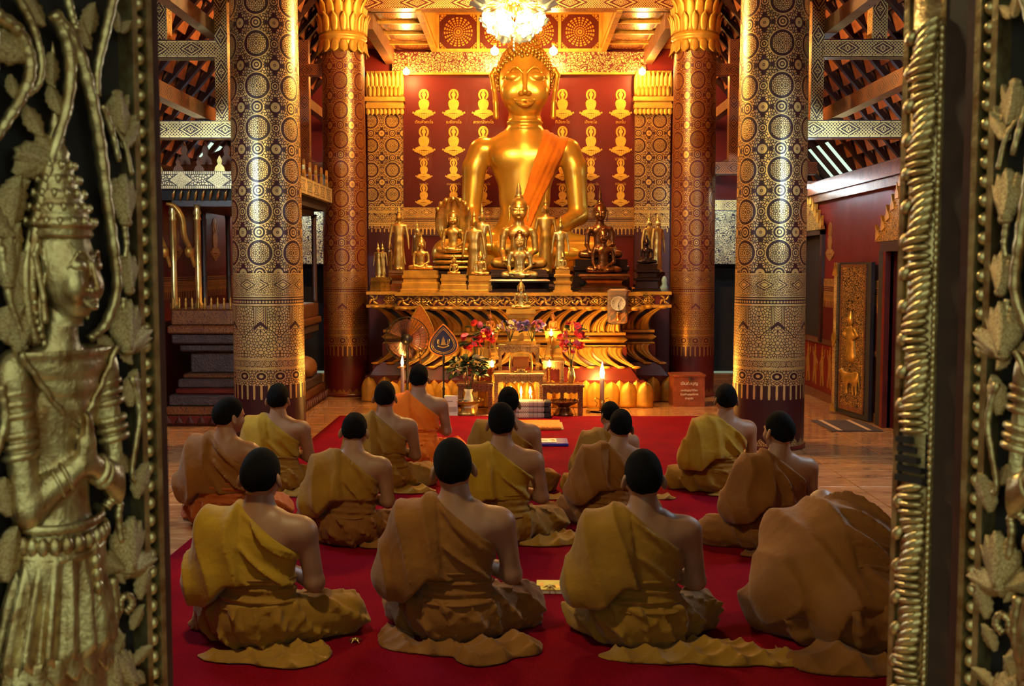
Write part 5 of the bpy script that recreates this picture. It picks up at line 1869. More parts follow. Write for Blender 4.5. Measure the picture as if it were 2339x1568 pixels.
FL = flame_mesh()
def candle(name, loc, r, h, label, fs=1.0, cat='candle', group=None, base=True):
    t = empty(name, loc); tag(t, label, cat, group)
    MB().lathe([(r, 0), (r, h - .01), (r * .9, h), (r * .3, h - .004), (0, h - .004)], 16).build('wax_stick', M['white'], t)
    MB().lathe([(.0015, h - .006), (.0015, h + .012)], 6).build('wick', M['black'], t)
    link('flame', FL, t, (0, 0, h + .018), None, fs)
    return t


def table(name, x, y, w, d, h, mat, label, z0=0.0, top=.03, leg=.035, apron=.07):
    t = empty(name, (x, y, z0)); tag(t, label, 'table', 'altar tables')
    MB().box((-w / 2 - .015, -d / 2 - .015, h - top), (w / 2 + .015, d / 2 + .015, h), bev=.004).build('table_top', M['scroll_fine'] if mat == 'gold' else M['scroll_dim'], t, uv='box')
    for i, (sx, sy) in enumerate(((-1, -1), (1, -1), (-1, 1), (1, 1))):
        MB().box((-leg / 2, -leg / 2, 0), (leg / 2, leg / 2, h - top)).build('leg', M['scroll_fine'] if mat == 'gold' else M['scroll_dim'], t, (sx * (w / 2 - leg / 2), sy * (d / 2 - leg / 2), 0), uv='box')
    ap = MB()
    n = 7
    pts = [(-w / 2, h - top)] + [(-w / 2 + w * i / (2 * n), h - top - apron * (.75 + .25 * (i % 2))) for i in range(2 * n + 1)] + [(w / 2, h - top)]
    ap.prism(pts[::-1], -d / 2 - .004, -d / 2 + .012)
    ap.build('apron', M['scroll_fine'] if mat == 'gold' else M['scroll_dim'], t, uv='box')
    return t


TY = 11.12
# central gilded tables: a low wide one, a tall one in the middle, two flanking
table('altar_table', .0, TY, .50, .34, .44, 'gold', 'bright gilded altar table with scalloped apron framing three burning candles')
table('altar_table', .0, TY + .30, .44, .22, .72, 'gold', 'upper gilded altar table carrying the lone gold Buddha')
table('altar_table', -.37, TY + .14, .22, .30, .56, 'gold', 'narrow gilded table left of the middle altar table')
table('altar_table', .37, TY + .14, .22, .30, .56, 'gold', 'narrow gilded table right of the middle altar table')
table('altar_table', .46, TY - .12, .42, .20, .33, 'dim', 'low dark table right of the altar candles carrying a small golden vase', leg=.045)
table('altar_table', -.46, TY - .02, .36, .20, .33, 'dim', 'low dark table left of the altar candles', leg=.045)
# low incense stand with three candles
st = empty('candle_stand', (0, TY - .06, 0)); tag(st, 'low gilded stand under three burning candles', 'stand')
MB().box((-.20, -.12, .12), (.20, .12, .15), bev=.004).build('tray', M['gold'], st)
MB().box((-.19, -.11, .0), (.19, .11, .12)).build('body', M['scroll_fine'], st, uv='box')
MB().box((-.195, -.125, .15), (.195, -.115, .168)).build('front_lip', M['gold'], st)
for i, px in enumerate((1168, 1190, 1211)):
    p = at(px, 900, TY - .08)
    candle('altar_candle', (p[0], TY - .09, .15), .010, .055, ('leftmost', 'middle', 'rightmost')[i] + ' of the three short candles burning inside the altar table', 1.25, group='altar candles')
# tall candlesticks and small offerings around the flames
for px, h in ((1157, .15), (1215, .13)):
    p = at(px, 890, TY)
    o = MB().lathe([(.03, 0), (.032, .01), (.012, .025), (.010, h * .6), (.02, h * .65), (.008, h * .7), (.006, h)], 14).build('candlestick', M['brass'], None, (p[0], TY - .02, .15))
    tag(o, 'slim brass candlestick at the %s end of the candle stand' % ('left' if px < 1190 else 'right'), 'candlestick')
# bulbs glowing in glass lamps on the flanking tables
for px, py, sd, wh in ((1124, 836, 'left', 'lower'), (1255, 836, 'right', 'lower'), (1119, 763, 'left', 'upper'), (1259, 765, 'right', 'upper')):
    Y = TY - .04 if py > 800 else TY + .10
    p = at(px, py, Y)
    z0 = .33 if py > 800 else .56
    if px > 1200 and py > 800: z0 = .33
    t = empty('oil_lamp', (p[0], Y, z0)); tag(t, 'glowing oil lamp on the %s %s altar table' % (wh, sd), 'lamp', 'glowing oil lamps')
    hh = float(p[2]) - z0
    MB().lathe([(.03, 0), (.032, .008), (.012, .016), (.010, max(.02, hh - .05)), (.025, max(.025, hh - .03)), (.028, max(.03, hh - .012)), (.010, max(.033, hh - .01))], 14).build('lamp_base', M['brass'], t)
    link('flame', FL, t, (0, 0, hh - .004), None, 1.15)
# gold Buddha on the upper table, with two red crystal Buddhas
statue(1190, 635, 706, TY + .30, 'gold_pale', 'waist', 'gold_wood', 'lone gold seated Buddha above the altar flowers in front of the frieze', hw=.56, tall=.35, z0=.72)
SEAT['amber_glass'] = mesh_np('figure', SEAT_V, SEAT_F, M['amber_glass'])
for px, sd in ((1120, 'left'), (1263, 'right')):
    statue(px, 708, 756, TY + .20, 'amber_glass', 'waist', 'gold_wood', 'small red amber Buddha on the %s flanking table' % sd, hw=.5, tall=.8, z0=.56)


# flowers
def blossom(mat, n=8, r=.03):
    mb = MB()
    for k in range(n):
        a = 2 * PI * k / n
        def fn(u, v):
            w = (u - .5) * r * .9 * math.sin(PI * min(1, v * .8 + .15))
            x, z = r * v * .9, r * (.55 * v - .35 * v * v)
            return (x * math.cos(a) - w * math.sin(a), x * math.sin(a) + w * math.cos(a), z)
        mb.grid(fn, 3, 4, thick=(0, 0, .001))
    mb.ell((0, 0, r * .15), (r * .22, r * .22, r * .2), 8, 6)
    return mb.mesh('blossom', M[mat])


def leafm(r=.05):
    def fn(u, v):
        a = (u - .5) * 2
        return (a * r * .35 * math.sin(PI * min(1, v * .9 + .08)), r * v, .3 * r * v * (1 - v) + .1 * r * a * a)
    return MB().grid(fn, 4, 6, thick=(0, 0, .001)).mesh('foliage_leaf', M['leaf'])


BL = {c: blossom(c + '_petal', 9, .032) for c in ('red', 'pink', 'violet', 'cream')}
LFM = leafm()


def bouquet(name, px, py, Y, z0, label, cols, R=(.12, .10), vase=None, nb=16, nl=30, vh=.22, vr=.045, size=1.0, seed=0):
    rr = random.Random(seed)
    c = at(px, py, Y)
    t = empty(name, (c[0], Y, z0)); tag(t, label, 'flowers', 'altar flowers')
    zc = float(c[2]) - z0
    if vase:
        MB().lathe([(vr * .6, 0), (vr * .65, .01), (vr, vh * .35), (vr * .75, vh * .7), (vr * .55, vh * .85), (vr * .8, vh)], 18, cap=True).build('vase', M[vase], t)
    st_ = MB()
    for k in range(7):
        a = k * .9
        st_.tube([(0, 0, vh * .8), (R[0] * .5 * math.cos(a), R[0] * .3 * math.sin(a), zc), ], .004, 5)
    st_.build('stems', M['leaf'], t)
    for k in range(nl):
        a, b = rr.uniform(0, 2 * PI), rr.uniform(-.7, 1)
        q = math.sqrt(1 - min(1, b * b))
        p = (R[0] * .9 * q * math.cos(a), R[0] * .6 * q * math.sin(a), zc + R[1] * b * .85 - .02)
        link('foliage_leaf', LFM, t, p, (rr.uniform(-.6, .6), rr.uniform(-.6, .6), a - PI / 2), size * rr.uniform(1.0, 1.7))
    for k in range(nb):
        a, b = rr.uniform(0, 2 * PI), rr.uniform(-.8, 1)
        q = math.sqrt(1 - min(1, b * b))
        p = (R[0] * q * math.cos(a), -abs(R[0] * .7 * q * math.sin(a)) - .01, zc + R[1] * b)
        link('blossom', BL[cols[k % len(cols)]], t, p, (.9 + rr.uniform(-.5, .5), rr.uniform(-.5, .5), rr.uniform(0, 6)), size * rr.uniform(.8, 1.25))
    return t


bouquet('flower_vase', 1070, 838, 10.98, .0, 'dark leafy bouquet with cream roses in a cream ceramic vase', ['cream', 'cream', 'cream'], (.17, .14), 'ceramic', 11, 95, .27, .062, 1.2, 1)
bouquet('flower_vase', 1092, 772, 11.25, .33, 'red and pink silk flowers left of the altar tables', ['red', 'red', 'pink'], (.15, .17), 'brass', 34, 20, .16, .035, 1.3, 2)
bouquet('flower_vase', 1305, 775, 11.06, .33, 'red and pink silk flowers in a golden vase right of the altar tables', ['red', 'pink', 'red'], (.12, .17), 'gold', 32, 16, .17, .045, 1.25, 3)
bouquet('flower_garland', 1165, 745, 11.28, .72, 'violet flower garland left of the lone gold Buddha', ['violet', 'violet', 'cream'], (.13, .055), None, 34, 8, .04, .03, .9, 4)
bouquet('flower_garland', 1215, 745, 11.28, .72, 'violet flower garland right of the lone gold Buddha', ['violet', 'violet', 'pink'], (.13, .055), None, 34, 8, .04, .03, .9, 5)
# glass casket between the flowers
p = at(1190, 790, TY - .02)
gc = empty('glass_casket', (p[0], TY - .02, .44)); tag(gc, 'small glass casket with gilt feet on the bright altar table', 'casket')
MB().box((-.085, -.06, .05), (.085, .06, .17), bev=.012).build('glass_box', M['amber_glass'], gc)
for sx in (-1, 1): MB().lathe([(.016, 0), (.01, .02), (.018, .06), (.010, .12), (.016, .17), (.0, .19)], 12).build('gilt_post', M['gold'], gc, (sx * .11, -.04, 0))
MB().sqlathe([(1, .17), (.8, .20), (.3, .215)], sx=.095, sy=.065).build('lid', M['gold_dull'], gc)
MB().lathe([(.09, 0), (.05, .015), (.04, .035), (.085, .05)], 20, sy=.7).build('foot', M['brass'], gc)
# big candle on a dish at the right, big candle at the left
p = ground(1375, 940)
cs = empty('candle_dish', (p[0], p[1], 0)); tag(cs, 'round pale metal dish under the big candle right of the altar', 'dish')
MB().lathe([(.05, .0), (.12, .004), (.165, .018), (.17, .024), (.12, .012), (0, .012)], 32).build('dish', M['chrome'], cs)
MB().lathe([(.030, .012), (.034, .03), (.030, .05), (.034, .12), (.030, .125)], 16).build('holder', M['brass'], cs)
for q in (-1, 1): MB().tube([(q * .03, 0, .13), (q * .07, -.01, .15), (q * .08, -.02, .12), (q * .05, -.02, .09), (q * .07, -.02, .05)], .004, 6).build('wire_scroll', M['brass'], cs)
candle('big_candle', (p[0], p[1], .125), .024, .24, 'thick white candle with a large flame on a dish right of the altar', 2.6)
pc = at(919, 832, 10.9)
t = candle('big_candle', (pc[0], 10.9, .0), .020, float(pc[2]) - .02, 'tall thin white candle burning left of the orange-robed monk', 1.5)
MB().lathe([(.05, 0), (.05, .012), (.022, .03), (.022, .05)], 16).build('foot', M['brass'], t)
# electric fan
Y = 11.22
p = at(930, 775, Y)
fan = empty('electric_fan', (p[0], Y, 0)); tag(fan, 'black pedestal fan seen from behind left of the altar', 'fan')
z = float(p[2])
MB().lathe([(.16, 0), (.165, .012), (.03, .03), (.014, .04), (.014, z - .06), (.02, z - .05)], 20).build('stand', M['black'], fan)
MB().lathe([(.0, -.07), (.05, -.065), (.062, -.02), (.055, .05), (.02, .08)], 20, M=Matrix.Translation((0, -.07, z)) @ Matrix.Rotation(PI / 2, 4, 'X')).build('motor_housing', M['black'], fan)
cage = MB()
for k in range(36):
    a = 2 * PI * k / 36
    cage.tube([(.05 * math.cos(a), -.05, z + .05 * math.sin(a)), (.15 * math.cos(a), -.06, z + .15 * math.sin(a)), (.235 * math.cos(a), -.02, z + .235 * math.sin(a)), (.235 * math.cos(a), .02, z + .235 * math.sin(a)), (.1 * math.cos(a), .06, z + .1 * math.sin(a))], .0016, 4)
for r, y in ((.235, 0), (.15, -.06)): cage.tube([(r * math.cos(a), y, z + r * math.sin(a)) for a in np.linspace(0, 2 * PI, 33)], .005 if y == 0 else .002, 5)
cage.build('wire_cage', M['black'], fan)
bl = crystal('smoky_blade', (.55, .25, .18), .2, .7)
for k in range(3):
    a0 = 2 * PI * k / 3
    def fn(u, v):
        a = a0 + (u - .5) * 1.5; r = .04 + .17 * v
        return (r * math.cos(a), .02 + .03 * (u - .5), z + r * math.sin(a))
    MB().grid(fn, 8, 6, thick=(0, .003, 0)).build('blade', bl, fan)


# leaf-shaped ceremonial fans on poles
def talipot(px, py_top, py_bot, Y, w, mat, rim, label, emblem=False):
    a, b = at(px, py_top, Y), at(px, py_bot, Y)
    h = float(a[2] - b[2]); x0 = float(b[0])
    t = empty('ceremonial_fan', (x0, Y, 0)); tag(t, label, 'ceremonial fan', 'leaf-shaped ceremonial fans')
    def outline(k, n=48):
        pts = []
        for i in range(n):
            th = 2 * PI * i / n - PI / 2
            # pear: round bottom, pointed top
            y = .5 * h * (1 + math.sin(th)) * 1.0
            tt = y / h
            ww = w * (math.sin(PI * tt ** .62) ** .85) if 0 < tt < 1 else 0
            sgn = 1 if math.cos(th) >= 0 else -1
            pts.append((sgn * ww * k, (y - .42 * h) * k + .42 * h))
        return pts
    z0 = float(b[2])
    blade = MB().prism([(q[0], q[1] + z0) for q in outline(1)][::-1], -.006, .006).build('blade', M[mat], t, uv='box')
    MB().tube([(q[0], 0, q[1] + z0) for q in outline(1.0) + outline(1.0)[:1]], .009, 6).build('rim', M[rim], t)
    if emblem:
        for k, r in ((.84, .0035), (.74, .0035)): MB().tube([(q[0], -.007, q[1] + z0) for q in outline(k) + outline(k)[:1]], r, 5).build('inner_line', M['gold'], blade)
        em = MB(); zc = z0 + .40 * h
        em.prism(arc(0, zc + .03, .018, 0, 2 * PI, 10)[:-1][::-1], -.009, -.006)
        em.prism([(-.03, zc - .02), (.03, zc - .02), (.018, zc + .02), (-.018, zc + .02)], -.010, -.006)
        em.prism([(-.012, zc + .045), (.012, zc + .045), (0, zc + .075)], -.009, -.006)
        for q in (-1, 1):
            em.tube([(q * .035, -.008, zc - .015), (q * .06, -.008, zc + .0), (q * .065, -.008, zc + .04)], .005, 5)
            em.tube([(q * .045, -.008, zc), (q * .05, -.008, zc + .04)], .005, 5)
        em.tube([(x, -.008, zc - .045 + x * x * 6) for x in np.linspace(-.06, .06, 9)], .008, 5)
        em.build('emblem', M['gold_pale'], blade)
    MB().lathe([(.012, 0), (.012, z0 * .4), (.018, z0 * .42), (.010, z0 * .46), (.010, z0 * .9), (.016, z0 * .93), (.010, z0 + .03)], 12).build('pole', M['black'] if emblem else M['brass'], t)
    MB().lathe([(.09, 0), (.09, .02), (.03, .035), (.02, .06)], 18).build('foot', M['dark_wood'], t)
    return t


talipot(960, 697, 800, 11.44, .15, 'orange_cloth', 'gold_wood', 'orange leaf-shaped ceremonial fan behind the electric fan')
talipot(1013, 742, 813, 11.10, .150, 'navy', 'orange_cloth', 'navy leaf-shaped ceremonial fan with a gold emblem', True)
# clock in crystal housing on the altar frieze
p = at(1412, 700, 11.50)
ck = empty('crystal_clock', (p[0], 11.545, 0)); tag(ck, 'crystal clock with pale round dial fixed before the altar frieze', 'clock')
zc = float(p[2])
MB().box((-.03, .03, zc + .06), (.03, .075, zc + .10)).build('bracket', M['dark_wood'], ck)
MB().box((-.115, -.04, zc - .20), (.115, .04, zc + .20), bev=.03).build('crystal_case', crystal('clock_crystal', (1, .72, .5), .08, .75), ck)
MB().lathe([(0, 0), (.070, 0), (.074, .006), (.080, .006), (.080, -.012), (0, -.012)], 28, M=Matrix.Translation((0, -.050, zc + .03)) @ Matrix.Rotation(PI / 2, 4, 'X')).build('dial', M['paper'], ck)
MB().tube([(0, -.060, zc + .03), (.035, -.060, zc + .075)], .003, 5).build('hand', M['black'], ck)
MB().tube([(0, -.060, zc + .03), (0, -.060, zc - .01)], .004, 5).build('hand', M['black'], ck)
for k in range(12):
    a = k * PI / 6
    MB().box((-.002, -.0585, .052), (.002, -.0565, .062), M=Matrix.Translation((0, 0, zc + .03)) @ Matrix.Rotation(a, 4, 'Y')).build('hour_mark', M['black'], ck)
MB().lathe([(.0, zc - .16), (.03, zc - .15), (.022, zc - .09), (.035, zc - .07), (0, zc - .06)], 14, c=(0, -.045, 0)).build('gilt_ornament', M['brass'], ck)


# trays on stands, white box, cushion, folded mat, folder
def tray(px, py, Y, r, label, mat, fill=None):
    p = ground(px, py)
    t = empty('pedestal_tray', (p[0], p[1] + r * .5, 0)); tag(t, label, 'tray', 'pedestal trays')
    MB().lathe([(r * .62, 0), (r * .66, .01), (r * .58, .03), (r * .50, .075), (r * .36, .085), (r * .42, .10), (r * .8, .125), (r, .150), (r * 1.02, .156), (r * .8, .136), (0, .125)], 28).build('bowl', M[mat], t)
    n = 18
    rimm = MB().ell((0, 0, 0), (.012, .012, .010), 8, 6).mesh('rim_petal', M[mat])
    for k in range(n): link('rim_petal', rimm, t, (r * math.cos(2 * PI * k / n), r * math.sin(2 * PI * k / n), .156))
    if fill:
        o = MB().lathe([(0, 0), (.05, .0), (.075, .012), (.078, .016), (.05, .006), (0, .006)], 20).build('saucer', M['white'], None, (p[0] - .03, p[1] + r * .4, .150)); tag(o, 'white saucer lying in the gold pedestal tray', 'saucer')
    return t


tray(1065, 950, 0, .17, 'gold pedestal tray left of the altar tables', 'gold', True)
tray(1288, 952, 0, .16, 'dark bronze pedestal tray right of the patterned cushion', 'bronze')
for k, (dx, dy) in enumerate(((-.05, -.03), (.02, -.05), (.06, .0), (-.02, .02))):
    b = [o for o in COL.objects if o.name.startswith('pedestal_tray')][-1]
    o = MB().lathe([(0, 0), (.018, .004), (.026, .016), (.022, .014), (0, .006)], 12).build('brass_cup', M['brass'], None, (b.location.x + dx, b.location.y + dy, .135))
    tag(o, ('leftmost', 'front', 'rightmost', 'rear')[k] + ' of the small brass cups in the dark bronze tray', 'cup', 'brass cups')
p = ground(1030, 952)
o = empty('carton', (p[0], p[1] + .04, 0)); tag(o, 'small white printed carton standing left of the gold tray', 'carton')
MB().box((-.07, -.035, 0), (.07, .035, .215), bev=.003).build('box', M['paper'], o)
MB().box((-.06, -.037, .05), (.06, -.034, .10)).box((-.055, -.037, .15), (.02, -.034, .165)).build('printed_panel', M['grey_cloth'], o)
# patterned cushion of three stacked ridges
def khit():
    g = G('khit_cloth'); u, v = g.uv()
    a = ((u + v) / .022).frac(); b = ((u - v) / .022).frac()
    f = ((a - .5).abs() < .16).mx((b - .5).abs() < .16) * (u + .02).between(-.075, .02)
    l = ((u / .045).frac() < .08) * (u > .02)
    g.set(col=g.mix(f, g.mix(l, (.42, .30, .24), (.06, .03, .03)), (.80, .66, .42)), rough=.85)
    return g.mat
p0, p1 = at(1178, 940, 10.62), at(1241, 940, 10.62)
cu = empty('cushion', ((p0[0] + p1[0]) / 2 + .02, 10.72, 0.012)); tag(cu, 'grey patterned cushion of three stacked ridges with black end', 'cushion')
kh = khit()
for i in range(3):
    MB().box((-.19, -.10, i * .058 + .002), (.13, .10, i * .058 + .058), bev=.012).build('padded_ridge', kh, cu, uv='box')
    MB().box((.13, -.102, i * .058 + .002), (.20, .102, i * .058 + .059), bev=.012).build('end_band', M['dark_cloth'], cu)
# orange mat and blue folder with a printed picture
q = [ground(1180, 966), ground(1268, 968), ground(1277, 990), ground(1186, 992)]
cx, cy = sum(a[0] for a in q) / 4, sum(a[1] for a in q) / 4
mt = empty('sitting_mat', (cx, cy, .013)); tag(mt, 'small orange brocade sitting mat with fringed edge on the red carpet', 'mat')
def matfn(u, v):
    return ((u - .5) * .44, (v - .5) * .46, .035 + .012 * math.sin(PI * u) * math.sin(PI * v) + .004 * math.sin(u * 23) * math.sin(v * 19))
MB().grid(matfn, 22, 18, thick=(0, 0, -.034)).build('pad', M['orange_cloth'], mt)
fr_ = MB()
for k in range(26): fr_.box((.215, -.22 + k * .017, .006), (.245, -.212 + k * .017, .014))
fr_.build('fringe', M['cream_petal'], mt)
q = [ground(1225, 1003), ground(1290, 1002), ground(1294, 1033), ground(1222, 1033)]
cx, cy = sum(a[0] for a in q) / 4, sum(a[1] for a in q) / 4
bk = empty('folder', (cx - .05, cy, .013)); tag(bk, 'blue folder with a black and white printed picture on the red carpet', 'folder')
MB().box((-.20, -.14, 0), (.20, .14, .025), bev=.004).build('cover', M['blue'], bk)
pr = MB().box((-.17, -.095, .025), (.10, .105, .029)).build('printed_sheet', M['paper'], bk)
for poly in ([(-.15, -.02), (-.09, .01), (-.03, -.01), (.02, .0), (.02, .012), (-.04, .012), (-.09, .035), (-.15, .02)], [(.05, -.05), (.09, -.03), (.088, .06), (.06, .075), (.055, .03), (.04, .0)], [(-.15, -.085), (.06, -.085), (.085, -.05), (.07, -.045), (.04, -.07), (-.15, -.07)]):
    MB().prism(poly, 0, .001, M=Matrix.Translation((0, 0, .030)) @ Matrix.Rotation(-PI / 2, 4, 'X') @ Matrix.Diagonal((1, 1, -1, 1))).build('dark_print', M['black'], pr)
# wooden box with writing at the right pillar
p = ground(1573, 930)
wb = empty('wooden_chest', (p[0], p[1] + .16, 0), .04); tag(wb, 'reddish wooden collection box with white handwriting beside the right pillar', 'box')
rw = plain('varnished_red_wood', (.36, .085, .03), .3, 0, .45, 16)
MB().sqlathe([(1, 0), (.97, .345), (.97, .35)], sx=.178, sy=.15).build('box', rw, wb)
MB().box((-.185, -.158, .335), (.185, .158, .36), bev=.004).build('lid', rw, wb)
for i, (txt, s_, z) in enumerate((('เงินทำบุญ', .05, .245), ('ขอเชิญญาติโยม', .030, .175), ('ร่วมทำบุญบริจาค', .030, .130), ('บำรุงวัด', .030, .085))):
    link('handwriting', caption(txt, s_, M['white']), wb, (0, -.153 + i * -.001, z), (PI / 2, 0, 0))
MB().box((-.012, -.162, .285), (.012, -.148, .33)).build('latch', M['chrome'], wb)
MB().cbox((0, -.163, .275), (.022, .014, .028), bev=.004).build('padlock', M['brass'], wb)
# yellow book with a brass piece on it, small brass pieces on the carpet
q = ground(1256, 1352)
yb = empty('book', (q[0], q[1], .013), -.03); tag(yb, 'small yellow book lying on the carpet between the front monks', 'book')
MB().box((-.062, -.075, 0), (.062, .075, .016)).build('pages', M['paper'], yb)
ycov = plain('yellow_cover', (.80, .62, .05), .5, 0, .2, 30)
MB().box((-.064, -.077, .016), (.064, .077, .020)).build('cover', ycov, yb)
MB().box((-.05, -.02, .0205), (-.03, .03, .021)).box((.02, -.05, .0205), (.045, .0, .021)).build('cover_print', M['gold_dull'], yb)
def vajra(px, py, z, label, s_=1.0):
    q = ground(px, py, z)
    o = MB()
    for k in range(5):
        a = 2 * PI * k / 5 + .4
        o.tube([(0, 0, .012), (.014 * math.cos(a), .014 * math.sin(a), .014), (.03 * math.cos(a), .03 * math.sin(a), .004)], [.007, .005, .002], 6)
    o.ell((0, 0, .012), (.010, .010, .010), 10, 6)
    tag(o.build('brass_ornament', M['gold_pale'], None, (q[0], q[1], z), scale=s_), label, 'ornament', 'star-shaped brass ornaments')
vajra(1256, 1346, .034, 'star-shaped brass ornament resting on the yellow book', 1.0)
vajra(812, 1468, .013, 'star-shaped brass ornament on the carpet beside the left front monk', .95)
vajra(1300, 1114, .013, 'small brass ornament on the carpet in front of the middle monks', .9)
# ---------------------------------------------------------------- carved pulpit in the left aisle
pu = empty('pulpit', (-2.88, 11.3, 0)); tag(pu, 'dark carved pulpit with gilded valance, pillars and spired roof in the left aisle', 'pulpit')
HX, HY = .60, 1.15
for nm, z0, z1, i, mt in (('plinth', 0, .10, 0, 'red_wood'), ('plinth_band', .10, .19, .02, 'scroll_dim'), ('first_step', .19, .30, .05, 'stone'), ('first_roll', .30, .36, .10, 'red_wood'),
                          ('second_step', .36, .45, .12, 'stone'), ('second_roll', .45, .50, .16, 'scroll_dim'), ('waist', .50, .72, .22, 'stone'), ('shoulder', .72, .80, .14, 'stone'),
                          ('upper_roll', .80, .90, .08, 'stone'), ('cornice', .90, .98, .05, 'scroll_dim'), ('seat_slab', .98, 1.14, .08, 'scroll_dim')):
    MB().box((-HX + i, -HY + i, z0), (HX - i, HY - i, z1), bev=.015).build(nm, M[mt], pu, uv='box')
pt = MB()
def tp(u, v):
    a = (u - .5) * 2
    return (a * .05 * (1 - v), -.012 * (1 - a * a), .09 * v)
tri = MB().grid(tp, 4, 4, thick=(0, .012, 0)).mesh('plinth_petal', M['scroll_dim'])
for k in range(11): link('plinth_petal', tri, pu, (-HX + .055 + k * .11, -HY - .005, .02))
for k in range(20): link('plinth_petal', tri, pu, (HX + .005, -HY + .06 + k * .115, .02), (0, 0, PI / 2))
bal = MB().lathe([(.018, 0), (.010, .02), (.018, .05), (.008, .075), (.013, .095), (0, .12)], 10).mesh('baluster', M['gold_dull'])
for k in range(17): link('baluster', bal, pu, (-HX + .10 + k * .0625, -HY + .10, 1.14))
# corner seated lion at the plinth end (rounded carved block)
MB().ell((HX - .16, .55, .42), (.15, .22, .13), 16, 10).build('corner_lion', M['brown_wood'], pu)
# pillars with curling naga brackets
pil = MB().lathe([(.045, 0), (.045, .05), (.030, .07), (.030, .86), (.040, .88), (.028, .91), (.042, .94), (.030, .98), (.036, 1.02)], 14).mesh('post', M['gold_pale'])
pild = MB().lathe([(.04, 0), (.03, .04), (.028, .95), (.04, 1.02)], 12).mesh('post', M['dark_wood'])
for i, (x, y) in enumerate(((-.50, -1.0), (-.26, -1.0), (.14, -.9), (.50, -1.0), (-.5, .0), (.5, .0), (-.5, .95), (.5, .95), (.02, -.2))):
    link('post', pil if i < 2 else pild, pu, (x, y, 1.14))
    if i < 2:
        br = spline([(x - .02, y - .05, 1.55), (x - .05, y - .09, 1.72), (x - .09, y - .13, 1.86), (x - .10, y - .15, 2.02), (x - .16, y - .17, 2.13), (x - .24, y - .18, 2.16)])
        MB().tube(br, [.008 + .022 * abs(math.sin(i_ / len(br) * 2.6 + .3)) for i_ in range(len(br))], 8).ell((x - .055, y - .10, 1.70), (.045, .04, .06), 10, 8).build('naga_bracket', M['gold_dull'], pu)
MB().box((-.5, -1.02, 2.14), (.5, .98, 2.20)).build('lattice_head', M['dark_wood'], pu)
MB().box((-.62, -1.05, 2.20), (.62, 1.05, 2.34)).build('soffit_dark_filler', M['dark'], pu)  # near-black box added to close the bright gap and darken it under the valance
for k in range(14):
    MB().tube([(-.48 + k * .072, -1.05, 2.20), (-.46 + k * .072, -1.09, 2.25), (-.44 + k * .072, -1.11, 2.29)], [.010, .016, .006], 6).build('cove_petal', M['gold_pale'], pu)
def valance():
    g = G('pulpit_valance'); u, v = g.uv()
    a = u.tri(.36).abs(); b = v.abs()
    m = a / .12 + b / .085
    f = (m < .92) * (g.voro(g.vec(u, v), 50) > .05) + (m > 1.05) * (b < .05) * (g.voro(g.vec(u, v), 38) > .14) + b.between(.056, .082) * ((u / .02).frac() > .35)
    return gilt(g, f.mn(1.0), (.95, .75, .38), (.03, .012, .012), .4, .6, .6)
vm = valance()
MB().box((-.66, -1.16, 2.30), (.66, -1.10, 2.47)).build('valance', vm, pu, uv='box')
for q in (-1, 1): MB().box((q * .66 - .03, -1.16, 2.30), (q * .66 + .03, 1.1, 2.47)).build('valance', vm, pu, uv='box')
# tiers of the roof with flame-like crests
fl_ = MB().prism([(-.06, 0), (.06, 0), (.05, .06), (.02, .10), (.03, .15), (0, .22), (-.03, .15), (-.02, .10), (-.05, .06)], -.012, .012).mesh('crest_flame', M['gold_pale'])
fld = MB().prism([(-.06, 0), (.06, 0), (.05, .06), (.02, .10), (.03, .15), (0, .24), (-.03, .15), (-.02, .10), (-.05, .06)], -.012, .012).mesh('crest_flame', M['brown_wood'])
MB().sqlathe([(1, 2.47), (.8, 2.56), (.75, 2.58), (.5, 2.68), (.45, 2.70), (.2, 2.82)], sx=.62, sy=1.08).build('roof', M['dark_wood'], pu)
for k in range(7): link('crest_flame', fl_ if k % 3 == 0 else fld, pu, (-.60 + k * .20, -1.10, 2.47), None, (.85, 1, .6 if k % 3 else .7))
for k in range(5): link('crest_flame', fld, pu, (-.42 + k * .21, -.85, 2.56), None, (1.1, 1, .95))
for k in range(7): link('crest_flame', fl_, pu, (.66, -1.0 + k * .32, 2.47), (0, 0, PI / 2), (.8, 1, .9))

# ---------------------------------------------------------------- doors and window in the right wall
dl = empty('side_door_leaf', (3.50, 10.42, .02), 0, None, (1.5, 1, 1))  # local x runs from hinge to free edge
tag(dl, 'open black side door leaf with gilded reliefs of foliage and a bull', 'door')
rotd = math.atan2(11.16 - 10.42, 3.385 - 3.50)
dl.rotation_euler = (0, 0, rotd)
DW, DH = .50, 1.58
MB().box((0, -.02, 0), (DW, .02, DH)).build('board', M['dark'], dl)
# carved face is +y in leaf space (towards the viewer)
MB().box((.075, .018, .10), (.40, .030, DH - .05)).build('carved_panel', scroll_mat('door_relief', (.02, .008, .006), 20., .13, (.75, .42, .12)), dl, uv='box')
for a, b, c, d in ((.055, .05, .075, DH - .03), (.40, .05, .42, DH - .03)): MB().box((a, .018, b), (c, .034, d)).build('border_strip', M['scroll_dim'], dl, uv='box')
for a, b in ((.05, .10), (DH - .05, DH - .02)): MB().box((.055, .018, a), (.42, .034, b)).build('border_strip', M['scroll_dim'], dl, uv='box')
MB().box((DW - .035, -.03, 0), (DW + .01, .045, DH)).build('meeting_strip', M['scroll_fine'], dl, uv='box')
for z in (.06, .78, DH - .08):
    MB().prism([(DW - .06, z - .06), (DW + .03, z - .06), (DW - .012, z + .08)] if z < .7 or z > 1 else [(DW - .055, z), (DW - .012, z - .09), (DW + .03, z), (DW - .012, z + .09)], .045, .055).build('strip_boss', M['gold_dull'], dl)
gs = M['gold_dull']
